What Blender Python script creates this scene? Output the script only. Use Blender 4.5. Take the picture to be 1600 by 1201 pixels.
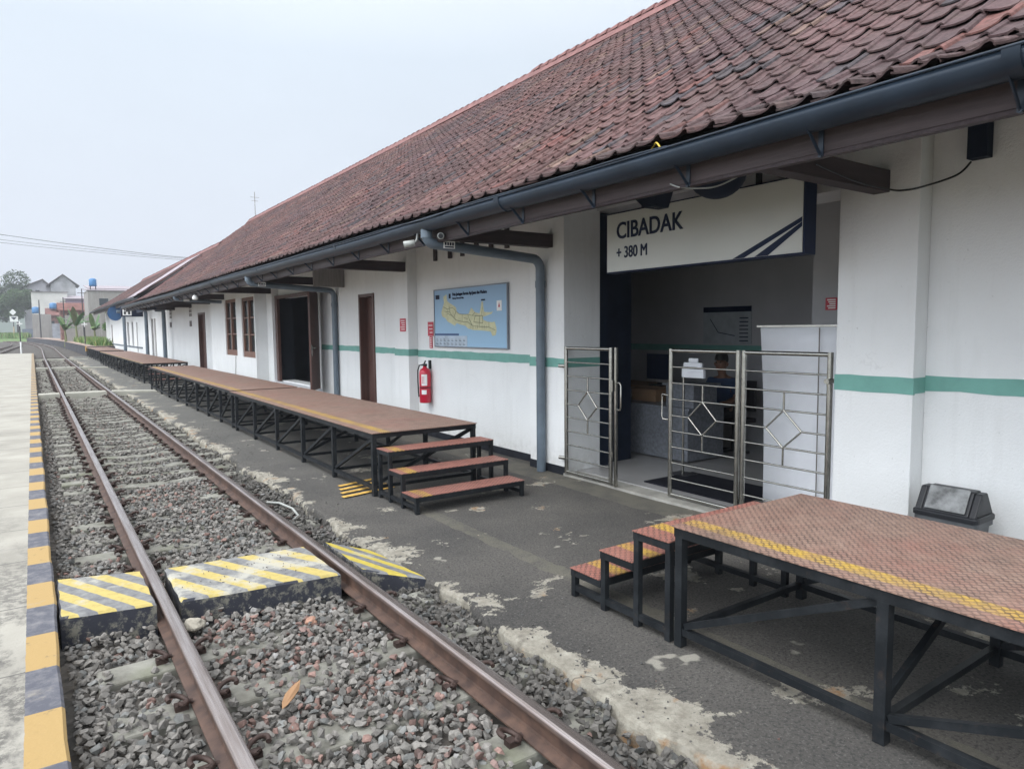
import bpy, bmesh, math, random
import numpy as np
from mathutils import Vector, Matrix
random.seed(7)
RNG = np.random.default_rng(7)
for o in list(bpy.data.objects): bpy.data.objects.remove(o)
SC = bpy.context.scene
C = SC.collection
R = math.radians

# ------------------------------------------------------------------ camera, sky, sun, exposure
cam = bpy.data.objects.new('camera', bpy.data.cameras.new('camera')); C.objects.link(cam)
cam.data.sensor_width = 36; cam.data.lens = 24.3; cam.data.clip_start = 0.05; cam.data.clip_end = 5000
M3 = Matrix(((0.8220546, 0.05380957, -0.56686045), (-0.56932983, 0.06110807, -0.81983495), (-0.00947522, 0.99667965, 0.08086956)))
cam.matrix_world = Matrix.Translation((0, 0, 1.64)) @ M3.to_4x4()
SC.camera = cam
SUN_EL, SUN_AZ = 52, 250          # azimuth the light comes from, degrees clockwise from +Y
w = bpy.data.worlds.new('World'); SC.world = w; w.use_nodes = True
nt = w.node_tree; nt.nodes.clear()
sky = nt.nodes.new('ShaderNodeTexSky'); sky.sky_type = 'NISHITA'; sky.sun_disc = False
sky.sun_elevation = R(SUN_EL); sky.sun_rotation = R(SUN_AZ); sky.dust_density = 4; sky.air_density = 1.2
bg1 = nt.nodes.new('ShaderNodeBackground'); bg1.inputs[1].default_value = 0.06
nt.links.new(sky.outputs[0], bg1.inputs[0])
# overcast layer: brighter towards the zenith, faint broad clouds
tc = nt.nodes.new('ShaderNodeTexCoord'); sx = nt.nodes.new('ShaderNodeSeparateXYZ'); nt.links.new(tc.outputs['Generated'], sx.inputs[0])
rp = nt.nodes.new('ShaderNodeValToRGB'); nt.links.new(sx.outputs[2], rp.inputs[0])
e = rp.color_ramp.elements
e[0].position = 0.0; e[0].color = (0.64, 0.68, 0.78, 1); e[1].position = 1.0; e[1].color = (1.5, 1.55, 1.65, 1)
a = e.new(0.12); a.color = (0.68, 0.74, 0.83, 1); a = e.new(0.35); a.color = (0.70, 0.79, 0.885, 1); a = e.new(0.6); a.color = (1.2, 1.26, 1.33, 1)
nz = nt.nodes.new('ShaderNodeTexNoise'); nz.inputs['Scale'].default_value = 2.2; nz.inputs['Detail'].default_value = 5
mp = nt.nodes.new('ShaderNodeMapping'); mp.inputs['Scale'].default_value = (1, 1, 2.5); nt.links.new(tc.outputs['Generated'], mp.inputs[0]); nt.links.new(mp.outputs[0], nz.inputs[0])
mr = nt.nodes.new('ShaderNodeMapRange'); mr.inputs[1].default_value = .3; mr.inputs[2].default_value = .7; mr.inputs[3].default_value = .955; mr.inputs[4].default_value = 1.035
nt.links.new(nz.outputs[0], mr.inputs[0])
mul = nt.nodes.new('ShaderNodeVectorMath'); mul.operation = 'SCALE'; nt.links.new(rp.outputs[0], mul.inputs[0]); nt.links.new(mr.outputs[0], mul.inputs['Scale'])
# the hidden sun brightens the cloud on the track side of the station
dp = nt.nodes.new('ShaderNodeVectorMath'); dp.operation = 'DOT_PRODUCT'; dp.inputs[1].default_value = (math.sin(R(SUN_AZ)), math.cos(R(SUN_AZ)), .25)
nt.links.new(tc.outputs['Generated'], dp.inputs[0])
gl = nt.nodes.new('ShaderNodeMapRange'); gl.interpolation_type = 'SMOOTHSTEP'; gl.inputs[1].default_value = -.15; gl.inputs[2].default_value = .9; gl.inputs[3].default_value = 1.0; gl.inputs[4].default_value = 2.7
nt.links.new(dp.outputs['Value'], gl.inputs[0])
mul2 = nt.nodes.new('ShaderNodeVectorMath'); mul2.operation = 'SCALE'; nt.links.new(mul.outputs[0], mul2.inputs[0]); nt.links.new(gl.outputs[0], mul2.inputs['Scale'])
bg2 = nt.nodes.new('ShaderNodeBackground'); bg2.inputs[1].default_value = 0.98; nt.links.new(mul2.outputs[0], bg2.inputs[0])
mixw = nt.nodes.new('ShaderNodeMixShader'); mixw.inputs[0].default_value = 0.9
nt.links.new(bg1.outputs[0], mixw.inputs[1]); nt.links.new(bg2.outputs[0], mixw.inputs[2])
ow = nt.nodes.new('ShaderNodeOutputWorld'); nt.links.new(mixw.outputs[0], ow.inputs[0])
sun = bpy.data.objects.new('sun', bpy.data.lights.new('sun', 'SUN')); C.objects.link(sun)
sun.data.energy = 1.5; sun.data.angle = R(40); sun.data.color = (1.0, 0.97, 0.93)
az, el = R(SUN_AZ), R(SUN_EL)
sdir = Vector((math.sin(az)*math.cos(el), math.cos(az)*math.cos(el), math.sin(el)))
sun.rotation_euler = sdir.to_track_quat('Z', 'Y').to_euler()
SC.view_settings.view_transform = 'Standard'; SC.view_settings.look = 'None'; SC.view_settings.gamma = 1
SC.view_settings.exposure = 0.26

# ------------------------------------------------------------------ materials
class NT:
    def __init__(s, name):
        s.m = bpy.data.materials.new(name); s.m.use_nodes = True
        s.t = s.m.node_tree; s.b = s.t.nodes['Principled BSDF']; s.co = None
    def n(s, typ, **k):
        x = s.t.nodes.new(typ)
        for a, v in k.items(): setattr(x, a, v)
        return x
    def l(s, a, b): s.t.links.new(a, b)
    def coord(s):
        if not s.co: s.co = s.n('ShaderNodeNewGeometry').outputs['Position']
        return s.co
    def noise(s, scale, detail=4, rough=.55, stretch=None, dist=0):
        x = s.n('ShaderNodeTexNoise'); x.inputs['Scale'].default_value = scale; x.inputs['Detail'].default_value = detail
        x.inputs['Roughness'].default_value = rough; x.inputs['Distortion'].default_value = dist
        if stretch:
            mpp = s.n('ShaderNodeMapping'); mpp.inputs['Scale'].default_value = stretch; s.l(s.coord(), mpp.inputs[0]); s.l(mpp.outputs[0], x.inputs[0])
        else: s.l(s.coord(), x.inputs[0])
        return x.outputs[0]
    def rng(s, v, a, b, c=0, d=1):
        x = s.n('ShaderNodeMapRange'); s.l(v, x.inputs[0])
        for i, q in zip((1, 2, 3, 4), (a, b, c, d)): x.inputs[i].default_value = q
        return x.outputs[0]
    def math(s, op, a, b=None, c=None):
        x = s.n('ShaderNodeMath', operation=op)
        for i, q in enumerate((a, b, c)):
            if q is None: continue
            if isinstance(q, (int, float)): x.inputs[i].default_value = q
            else: s.l(q, x.inputs[i])
        return x.outputs[0]
    def mix(s, f, a, b, mode='MIX'):
        x = s.n('ShaderNodeMix', data_type='RGBA', blend_type=mode)
        for sock, q in ((x.inputs[0], f), (x.inputs[6], a), (x.inputs[7], b)):
            if isinstance(q, (int, float)): sock.default_value = q
            elif isinstance(q, tuple): sock.default_value = (*q, 1)
            else: s.l(q, sock)
        return x.outputs[2]
    def bump(s, v, strength=.3, dist=.01):
        x = s.n('ShaderNodeBump'); x.inputs['Strength'].default_value = strength; x.inputs['Distance'].default_value = dist
        s.l(v, x.inputs['Height']); s.l(x.outputs[0], s.b.inputs['Normal'])
    def col(s, c):
        if isinstance(c, tuple): s.b.inputs['Base Color'].default_value = (*c, 1)
        else: s.l(c, s.b.inputs['Base Color'])
    def set(s, rough=None, metal=None, spec=None):
        if rough is not None:
            if isinstance(rough, (int, float)): s.b.inputs['Roughness'].default_value = rough
            else: s.l(rough, s.b.inputs['Roughness'])
        if metal is not None: s.b.inputs['Metallic'].default_value = metal
        if spec is not None: s.b.inputs['Specular IOR Level'].default_value = spec
        return s.m
    def xyz(s):
        x = s.n('ShaderNodeSeparateXYZ'); s.l(s.coord(), x.inputs[0]); return x.outputs

def simple(name, c, rough=.6, metal=0, var=.18, scale=6, bump=.1, bscale=60, spec=None):
    m = NT(name)
    f = m.rng(m.noise(scale, 5), .3, .7)
    m.col(m.mix(f, tuple(q*(1-var) for q in c), tuple(min(1, q*(1+var)) for q in c)))
    if bump: m.bump(m.noise(bscale, 3), bump, .004)
    return m.set(rough, metal, spec)

def plaster(name, c=(.77, .775, .765), dirt=.22):
    m = NT(name); x, y, z = m.xyz()
    f = m.rng(m.noise(1.3, 6, .6), .35, .7)
    base = m.mix(f, tuple(q*.93 for q in c), c)
    st = m.rng(m.noise(1.1, 7, .68, (5.5, 5.5, .5)), .53, .80)      # streaks running down
    base = m.mix(m.math('MULTIPLY', st, dirt), base, (.42, .41, .38))
    low = m.rng(z, .25, -.1)                                         # splash dirt near the ground
    sp = m.math('MULTIPLY', low, m.rng(m.noise(9, 5), .35, .65))
    base = m.mix(m.math('MULTIPLY', sp, .55), base, (.36, .35, .31))
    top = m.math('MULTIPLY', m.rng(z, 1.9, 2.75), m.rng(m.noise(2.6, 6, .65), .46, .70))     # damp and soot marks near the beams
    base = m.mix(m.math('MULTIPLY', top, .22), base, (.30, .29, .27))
    vc = m.n('ShaderNodeTexVoronoi', feature='DISTANCE_TO_EDGE'); vc.inputs['Scale'].default_value = .9
    ad = m.n('ShaderNodeVectorMath', operation='ADD'); m.l(m.coord(), ad.inputs[0]); nv = m.n('ShaderNodeTexNoise'); nv.inputs['Scale'].default_value = 2.5; nv.inputs['Detail'].default_value = 6; m.l(m.coord(), nv.inputs[0])
    sv = m.n('ShaderNodeVectorMath', operation='SCALE'); m.l(nv.outputs['Color'], sv.inputs[0]); sv.inputs['Scale'].default_value = .8; m.l(sv.outputs[0], ad.inputs[1]); m.l(ad.outputs[0], vc.inputs['Vector'])
    cr = m.math('MULTIPLY', m.rng(vc.outputs['Distance'], .001, .0045, 1, 0), m.rng(m.noise(.9, 2), .54, .60))
    base = m.mix(m.math('MULTIPLY', cr, .12), base, (.25, .24, .23))
    spk = m.rng(m.noise(38, 2), .72, .76)
    base = m.mix(m.math('MULTIPLY', spk, .35), base, (.33, .32, .30))
    m.col(base)
    m.bump(m.noise(55, 5, .7), .45, .012)
    return m.set(.78)

def wood(name, c, axis=(1, 14, 14), rough=.6):
    m = NT(name)
    f = m.rng(m.noise(2.2, 6, .65, axis), .3, .7)
    g = m.rng(m.noise(1.2, 4), .35, .7)
    b = m.mix(f, tuple(q*.6 for q in c), tuple(q*1.25 for q in c))
    b = m.mix(m.math('MULTIPLY', g, .4), b, tuple((q+.10)*.75 for q in c))
    m.col(b); m.bump(m.noise(6, 5, .6, tuple(4*q for q in axis)), .35, .004)
    return m.set(rough)

M = {}
M['plaster'] = plaster('white_plaster')
M['plaster_dirty'] = plaster('stained_plaster', (.62, .62, .60), .9)
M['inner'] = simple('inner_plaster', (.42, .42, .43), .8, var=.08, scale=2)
M['green'] = simple('green_band_paint', (.15, .345, .295), .65, var=.12, scale=5, bump=.3)
M['black'] = simple('black_skirting_paint', (.018, .020, .026), .6, var=.4)
M['navy'] = simple('navy_paint', (.010, .016, .030), .7, var=.25)
M['steel'] = None
def steel():
    m = NT('dark_painted_steel')
    f = m.rng(m.noise(7, 6, .7), .45, .75)
    r = m.rng(m.noise(17, 5, .7), .60, .74)
    b = m.mix(f, (.009, .011, .013), (.026, .029, .032))
    b = m.mix(m.math('MULTIPLY', r, .5), b, (.065, .042, .03))
    m.col(b); m.bump(m.noise(90, 3), .2, .002); return m.set(.5)
M['steel'] = steel()
M['gutter'] = simple('blue_grey_gutter_pvc', (.017, .027, .042), .38, var=.25, scale=3, bump=.05)
M['pipe'] = simple('grey_blue_pipe_pvc', (.105, .135, .165), .45, var=.18, scale=4, bump=.04)
M['fascia'] = wood('brown_fascia_wood', (.062, .045, .045), (14, .7, 14), .55)
M['beam'] = wood('dark_beam_wood', (.045, .032, .034), (1, 14, 14), .6)
M['brown'] = wood('brown_door_wood', (.085, .032, .022), (12, 12, .8), .45)
M['brownlight'] = wood('window_wood', (.17, .075, .045), (12, 12, .8), .5)
M['plank'] = wood('weathered_grey_plank', (.22, .20, .19), (10, 10, .7), .8)
M['glass'] = simple('dark_window_glass', (.02, .03, .035), .08, var=.1, bump=0)
M['dark'] = simple('room_shade_black', (.018, .021, .027), .8, var=.2, scale=2)  # interior shade behind the doorway put into a near-black colour
M['chrome'] = simple('brushed_stainless', (.40, .39, .355), .26, 1.0, var=.15, scale=20, bump=.05)
M['whitep'] = simple('white_sheet', (.78, .79, .82), .5, var=.04)
M['signface'] = simple('cream_sign_face', (.44, .44, .40), .45, var=.04, scale=2, bump=0)
M['red'] = simple('red_enamel', (.50, .02, .045), .3, var=.1, bump=0)
M['redsign'] = simple('red_sign_print', (.48, .035, .06), .5, var=.06, bump=0)
M['white'] = simple('white_print', (.78, .78, .76), .5, var=.03, bump=0)
M['blackp'] = simple('black_plastic', (.018, .019, .022), .4, var=.2, bump=.1)
M['binlid'] = simple('worn_grey_flap', (.16, .165, .165), .4, var=.6, scale=14)
M['bluep'] = simple('blue_sign_paint', (.02, .065, .19), .4, var=.1, bump=0)
M['navyp'] = simple('navy_print', (.010, .016, .038), .5, var=.1, bump=0)
M['tank'] = simple('blue_water_tank', (.045, .17, .36), .5, var=.1, bump=0)
M['floor'] = simple('pale_floor_tile', (.34, .335, .33), .25, var=.08, scale=2, bump=0)
M['mat'] = simple('black_door_mat', (.012, .013, .018), .9, var=.3)
M['counter'] = simple('grey_speckled_laminate', (.17, .18, .20), .45, var=.3, scale=30, bump=0)
M['box'] = simple('cardboard_brown', (.23, .14, .08), .8, var=.1)
M['cloth'] = simple('navy_shirt_cloth', (.02, .04, .09), .85, var=.2)
M['trouser'] = simple('black_trouser_cloth', (.012, .012, .015), .9, var=.2)
M['skin'] = simple('brown_skin', (.19, .10, .065), .55, var=.06, bump=0)
M['hair'] = simple('black_hair', (.008, .007, .007), .6, var=.3, scale=40)
M['concrete_old'] = simple('weathered_concrete', (.30, .29, .275), .9, var=.5, scale=2.2, bump=.4, bscale=20)
M['asbestos'] = simple('grey_corrugated_sheet', (.31, .27, .29), .7, var=.2, scale=3)
M['housewall'] = simple('pale_house_wall', (.55, .54, .53), .85, var=.2, scale=.6)
M['houseroof'] = simple('grey_brown_roof', (.16, .14, .14), .85, var=.35, scale=1.2)
M['redroof'] = simple('red_clay_roof', (.15, .062, .05), .85, var=.35, scale=1.6)
M['brickred'] = simple('red_brick_wall', (.17, .085, .07), .85, var=.4, scale=3)
M['woodpole'] = simple('dark_pole', (.035, .033, .035), .7, var=.2)
M['cream'] = simple('cream_hose_plastic', (.33, .34, .32), .5)
M['paleslab'] = simple('pale_crossing_concrete', (.34, .33, .28), .85, var=.2, scale=3)
M['moss'] = simple('moss_and_grime', (.07, .075, .045), .95, var=.5, scale=8)

for k_, v_ in (('navy', .12), ('navyp', .12), ('black', .2), ('steel', .25), ('gutter', .32), ('beam', .2), ('fascia', .25), ('blackp', .3), ('mat', .1), ('dark', .1)):
    M[k_].node_tree.nodes['Principled BSDF'].inputs['Specular IOR Level'].default_value = v_

def concrete_sleeper_mat():
    m = NT('sleeper_concrete')
    f = m.rng(m.noise(5, 6, .65), .35, .68)
    b = m.mix(f, (.12, .115, .095), (.265, .26, .225))
    g = m.rng(m.noise(2.1, 4), .55, .7)
    b = m.mix(m.math('MULTIPLY', g, .6), b, (.15, .16, .10))
    m.col(b); m.bump(m.noise(45, 5, .7), .6, .006); return m.set(.92)
M['sleeper'] = concrete_sleeper_mat()

def rail_mat():
    m = NT('rail_steel'); geo = m.n('ShaderNodeNewGeometry')
    sx = m.n('ShaderNodeSeparateXYZ'); m.l(geo.outputs['Position'], sx.inputs[0])
    at = m.n('ShaderNodeAttribute'); at.attribute_name = 'run'
    top = at.outputs['Fac']
    n = m.noise(9, 5, .6)
    rust = m.mix(m.rng(n, .35, .7), (.045, .026, .020), (.115, .066, .046))
    shin = m.mix(m.rng(m.noise(3, 4, .6, (14, .6, 1)), .3, .7), (.27, .215, .19), (.47, .42, .40))
    m.col(m.mix(top, rust, shin))
    mt = m.math('MULTIPLY', top, .85); m.l(mt, m.b.inputs['Metallic'])
    m.l(m.rng(top, 0, 1, .65, .27), m.b.inputs['Roughness'])
    m.bump(m.noise(70, 4), .15, .002); return m.m
M['rail'] = rail_mat()
M['clip'] = simple('rusty_clip_steel', (.055, .034, .028), .65, .3, var=.3, scale=30)

def attr_mat(name, rough, bumps=60, bst=.4, spec=None, mott=.35, msc=30, moss=None):
    m = NT(name); at = m.n('ShaderNodeAttribute'); at.attribute_name = 'tint'
    f = m.rng(m.noise(msc, 5, .65), .3, .7, 1-mott, 1+mott)
    x = m.n('ShaderNodeVectorMath', operation='SCALE'); m.l(at.outputs['Color'], x.inputs[0]); m.l(f, x.inputs['Scale'])
    b = x.outputs[0]
    if moss:
        g = m.rng(m.noise(moss[0], 5, .7), moss[1], moss[2])
        b = m.mix(m.math('MULTIPLY', g, moss[4]), b, moss[3])
    m.col(b); m.bump(m.noise(bumps, 4, .7), bst, .004); return m.set(rough, spec=spec)
M['stone'] = attr_mat('crushed_stone', .88, 90, .5, mott=.25, msc=60)
M['tiles'] = attr_mat('clay_roof_tile', .72, 70, .6, mott=.45, msc=22, moss=(6, .54, .74, (.13, .095, .082), .6), spec=.25)
M['leaf'] = attr_mat('leaf_green', .6, 20, 0, mott=.1, msc=3)

def asphalt():
    m = NT('worn_asphalt'); x, y, z = m.xyz()
    n1 = m.rng(m.noise(1.1, 6, .6), .3, .7)
    b = m.mix(n1, (.052, .049, .045), (.108, .099, .087))
    grit = m.rng(m.noise(95, 3, .6), .56, .68)
    b = m.mix(m.math('MULTIPLY', grit, .55), b, (.19, .18, .165))
    b = m.mix(m.math('MULTIPLY', m.rng(m.noise(60, 3, .6), .50, .38), .6), b, (.018, .018, .019))
    # mortar strip along the pavement and a lighter margin by the door step
    w1 = m.math('ADD', x, m.rng(m.noise(5, 4), 0, 1, -.05, .05))
    s1 = m.math('MULTIPLY', m.math('COMPARE', w1, 3.02, .07), m.math('LESS_THAN', y, 6.4))
    s1 = m.math('MULTIPLY', s1, m.rng(m.noise(6, 5), .3, .55))
    b = m.mix(m.math('MULTIPLY', s1, .55), b, (.15, .14, .105))
    s2 = m.math('COMPARE', w1, 4.93, .22)
    b = m.mix(m.math('MULTIPLY', s2, m.rng(m.noise(4, 5), .35, .6, .25, .9)), b, (.135, .125, .10))
    # far end more concrete-like and green-grey
    far = m.rng(y, 6, 20)
    b = m.mix(m.math('MULTIPLY', far, .55), b, (.13, .13, .115))
    # peeled paint margin along the kerb
    edge = m.rng(x, 2.10, 2.43, 1, 0)
    big = m.noise(1.55, 7, .62)
    big2 = m.noise(5.5, 5, .6)
    f = m.math('ADD', edge, m.math('MULTIPLY', m.math('SUBTRACT', big, .5), 4.9))
    f = m.math('ADD', f, m.math('MULTIPLY', m.math('SUBTRACT', big2, .5), 1.9))
    f = m.math('ADD', f, m.math('MULTIPLY', m.math('SUBTRACT', m.noise(24, 5, .7), .5), 1.3))
    pm = m.rng(f, .60, .70)
    crm = m.mix(m.rng(m.noise(13, 6, .7), .35, .7), (.22, .20, .16), (.42, .395, .33))
    tan = m.rng(m.noise(3.6, 5, .6), .58, .66)
    crm = m.mix(tan, crm, (.30, .18, .09))
    crk = m.n('ShaderNodeTexVoronoi', feature='DISTANCE_TO_EDGE'); crk.inputs['Scale'].default_value = 1.1
    dn = m.n('ShaderNodeVectorMath', operation='ADD'); m.l(m.coord(), dn.inputs[0])
    nn = m.n('ShaderNodeTexNoise'); nn.inputs['Scale'].default_value = 4; m.l(m.coord(), nn.inputs[0])
    sc = m.n('ShaderNodeVectorMath', operation='SCALE'); m.l(nn.outputs['Color'], sc.inputs[0]); sc.inputs['Scale'].default_value = .35
    m.l(sc.outputs[0], dn.inputs[1]); m.l(dn.outputs[0], crk.inputs['Vector'])
    ck = m.math('MULTIPLY', m.rng(crk.outputs['Distance'], .002, .007, 1, 0), m.rng(m.noise(1.7, 2), .45, .55))
    crm = m.mix(m.math('MULTIPLY', ck, .3), crm, (.06, .055, .05))
    crm = m.mix(m.rng(m.noise(8, 6, .75), .52, .66, 0, .6), crm, (.12, .105, .085))
    b = m.mix(pm, b, crm)
    b = m.mix(m.math('MULTIPLY', ck, m.math('MULTIPLY', m.rng(x, 3.2, 2.3), .5)), b, (.02, .02, .02))
    # scattered bald spots
    vs = m.noise(2.7, 3, .5)
    sp = m.math('MULTIPLY', m.rng(vs, .70, .72), m.math('LESS_THAN', x, 4.2))
    b = m.mix(m.math('MULTIPLY', sp, .8), b, (.34, .32, .27))
    m.col(b); m.bump(m.noise(75, 5, .8), 1.0, .012); return m.set(.9)
M['asphalt'] = asphalt()

def platform_mat():
    m = NT('platform_concrete'); x, y, z = m.xyz()
    b = m.mix(m.rng(m.noise(1.4, 6, .6), .3, .7), (.25, .235, .20), (.375, .355, .305))
    dk = m.math('MULTIPLY', m.rng(m.noise(2.3, 8, .72, (1, .55, 1)), .43, .53), m.rng(y, 8.5, 4.6))
    dk2 = m.rng(m.noise(16, 8, .8), .44, .53, .12, 1)
    b = m.mix(m.math('MULTIPLY', m.math('MULTIPLY', dk, dk2), .85), b, (.085, .08, .072))
    str2 = m.rng(m.noise(3.0, 6, .7, (.35, 2.2, 1)), .60, .68)
    b = m.mix(m.math('MULTIPLY', str2, .35), b, (.20, .19, .18))
    j = m.math('FRACT', m.math('MULTIPLY', m.math('ADD', y, m.rng(m.noise(1.5, 2), 0, 1, -.06, .06)), 1.0))
    jl = m.math('LESS_THAN', j, .014)
    b = m.mix(m.math('MULTIPLY', jl, .75), b, (.08, .075, .07))
    # painted edge: alternating yellow and dark grey blocks
    k = m.math('MODULO', m.math('FLOOR', m.math('DIVIDE', m.math('ADD', y, .22), .47)), 2)
    k = m.math('ABSOLUTE', k)
    edge = m.math('GREATER_THAN', m.math('ADD', x, m.rng(m.noise(9, 4), 0, 1, -.006, .006)), -.115)
    yel = m.mix(m.rng(m.noise(12, 6, .7), .60, .72), (.365, .245, .095), (.15, .115, .07))
    gry = m.mix(m.rng(m.noise(10, 6, .7), .45, .7), (.085, .087, .105), (.19, .185, .19))
    paint = m.mix(k, gry, yel)
    wear = m.math('MULTIPLY', m.rng(m.noise(4.2, 7, .7), .60, .70), .55)
    paint = m.mix(wear, paint, (.30, .27, .22))
    b = m.mix(edge, b, paint)
    m.col(b); m.bump(m.noise(28, 8, .75), .5, .01); return m.set(.85)
M['platform'] = platform_mat()

def hazard(name, ang, freq=5.2, offs=0.0, worn=.5, yc=(.45, .355, .11)):
    m = NT(name); x, y, z = m.xyz()
    t = m.math('ADD', m.math('MULTIPLY', x, math.cos(ang)), m.math('MULTIPLY', y, math.sin(ang)))
    t = m.math('ADD', t, m.rng(m.noise(9, 3), 0, 1, -.008, .008))
    fr = m.math('FRACT', m.math('ADD', m.math('MULTIPLY', t, freq), offs))
    st = m.rng(fr, .49, .51)
    yl = m.mix(m.rng(m.noise(20, 5, .7), .45, .75), yc, tuple(q*.72 for q in yc))
    gr = m.mix(m.rng(m.noise(14, 6, .7), .35, .7), (.115, .115, .12), (.24, .24, .23))
    b = m.mix(st, gr, yl)
    wr = m.rng(m.noise(2.6, 7, .7), .62-.16*worn, .70-.12*worn)
    b = m.mix(m.math('MULTIPLY', wr, .85), b, (.40, .385, .33))
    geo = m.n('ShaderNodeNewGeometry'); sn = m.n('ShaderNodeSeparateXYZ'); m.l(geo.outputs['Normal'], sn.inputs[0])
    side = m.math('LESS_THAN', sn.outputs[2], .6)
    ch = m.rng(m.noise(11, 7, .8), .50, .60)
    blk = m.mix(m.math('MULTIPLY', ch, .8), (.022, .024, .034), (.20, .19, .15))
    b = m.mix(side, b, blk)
    m.col(b); m.bump(m.noise(40, 6, .7), .45, .006); return m.set(.75)
M['hazL'] = hazard('striped_paint_left', R(26), 6.4, .1, .42)
M['hazM'] = hazard('striped_paint_middle', R(26), 5.2, .3, .88)
M['hazR'] = hazard('striped_paint_right', R(24), 6.3, .2, .3, (.48, .38, .06))

def checker_deck(name='checker_plate_deck', kk=1.0, rr=1.0):
    m = NT(name); x, y, z = m.xyz()
    F = 31.0
    u = m.math('MULTIPLY', m.math('ADD', x, y), F*.7071); v = m.math('MULTIPLY', m.math('SUBTRACT', x, y), F*.7071)
    fu, fv = m.math('SUBTRACT', m.math('FRACT', u), .5), m.math('SUBTRACT', m.math('FRACT', v), .5)
    par = m.math('ABSOLUTE', m.math('MODULO', m.math('ADD', m.math('FLOOR', u), m.math('FLOOR', v)), 2))
    a1 = m.mix(par, (0, 0, 0), (1, 1, 1))
    def ell(p, q): return m.math('ADD', m.math('POWER', m.math('ABSOLUTE', m.math('DIVIDE', p, .64)), 2), m.math('POWER', m.math('ABSOLUTE', m.math('DIVIDE', q, .31)), 2))
    e1, e2 = ell(fu, fv), ell(fv, fu)
    dd = m.math('ADD', m.math('MULTIPLY', e1, par), m.math('MULTIPLY', e2, m.math('SUBTRACT', 1, par)))
    rise = m.rng(dd, .7, 1.15, 1, 0)
    wearn = m.noise(1.7, 6, .65)
    wear = m.rng(wearn, .33, .54)
    red = m.mix(m.rng(m.noise(8, 5), .3, .7), (.235*rr, .118, .088), (.315*rr, .168, .130))
    brn = m.mix(m.rng(m.noise(22, 5), .3, .7), (.225*rr, .142*kk, .108*kk), (.325*rr, .215*kk, .165*kk))
    flat = m.mix(wear, red, brn)
    cen = m.math('ADD', m.math('MULTIPLY', m.math('GREATER_THAN', y, 2.53), .065), 2.925)
    line = m.rng(m.math('ABSOLUTE', m.math('SUBTRACT', m.math('ADD', x, m.rng(m.noise(12, 3), 0, 1, -.012, .012)), cen)), .060, .046)
    yw = m.math('MULTIPLY', line, m.rng(m.noise(6, 6, .7), .66, .42, .25, .95))
    flat = m.mix(yw, flat, (.50, .32, .05))
    gap = m.mix(m.rng(m.noise(9, 4), .35, .65, .35, .8), flat, (.065, .040, .034))
    b = m.mix(rise, gap, flat)
    dirt = m.rng(m.noise(2.9, 7, .7), .56, .72)
    b = m.mix(m.math('MULTIPLY', dirt, .55), b, (.10, .07, .055))
    m.col(b); m.bump(rise, .7, .004); return m.set(.55)
M['deck'] = checker_deck()
M['tread'] = checker_deck('checker_plate_tread', .72, 1.15)

def ground_mat():
    m = NT('ground_soil'); b = m.mix(m.rng(m.noise(.35, 6), .35, .65), (.11, .10, .075), (.08, .11, .04))
    b = m.mix(m.rng(m.noise(7, 5), .4, .7), b, (.14, .13, .11)); m.col(b); m.bump(m.noise(9, 6), .5, .05); return m.set(.95)
M['ground'] = ground_mat()
def bed_mat():
    m = NT('ballast_bed_dust')
    vo = m.n('ShaderNodeTexVoronoi'); vo.inputs['Scale'].default_value = 17; m.l(m.coord(), vo.inputs['Vector'])
    sv = m.n('ShaderNodeSeparateColor'); m.l(vo.outputs['Color'], sv.inputs[0])
    b = m.mix(sv.outputs[0], (.035, .032, .028), (.12, .108, .094)); b = m.mix(m.rng(m.noise(1.2, 5), .4, .65), b, (.06, .052, .043))
    m.col(b); m.bump(vo.outputs['Distance'], .9, .03); return m.set(.95)
M['bed'] = bed_mat()
M['grass'] = simple('grass_green', (.10, .17, .045), .8, var=.45, scale=2, bump=0)
M['hill'] = simple('hill_green', (.05, .08, .05), .9, var=.3, scale=.02, bump=0)

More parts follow.
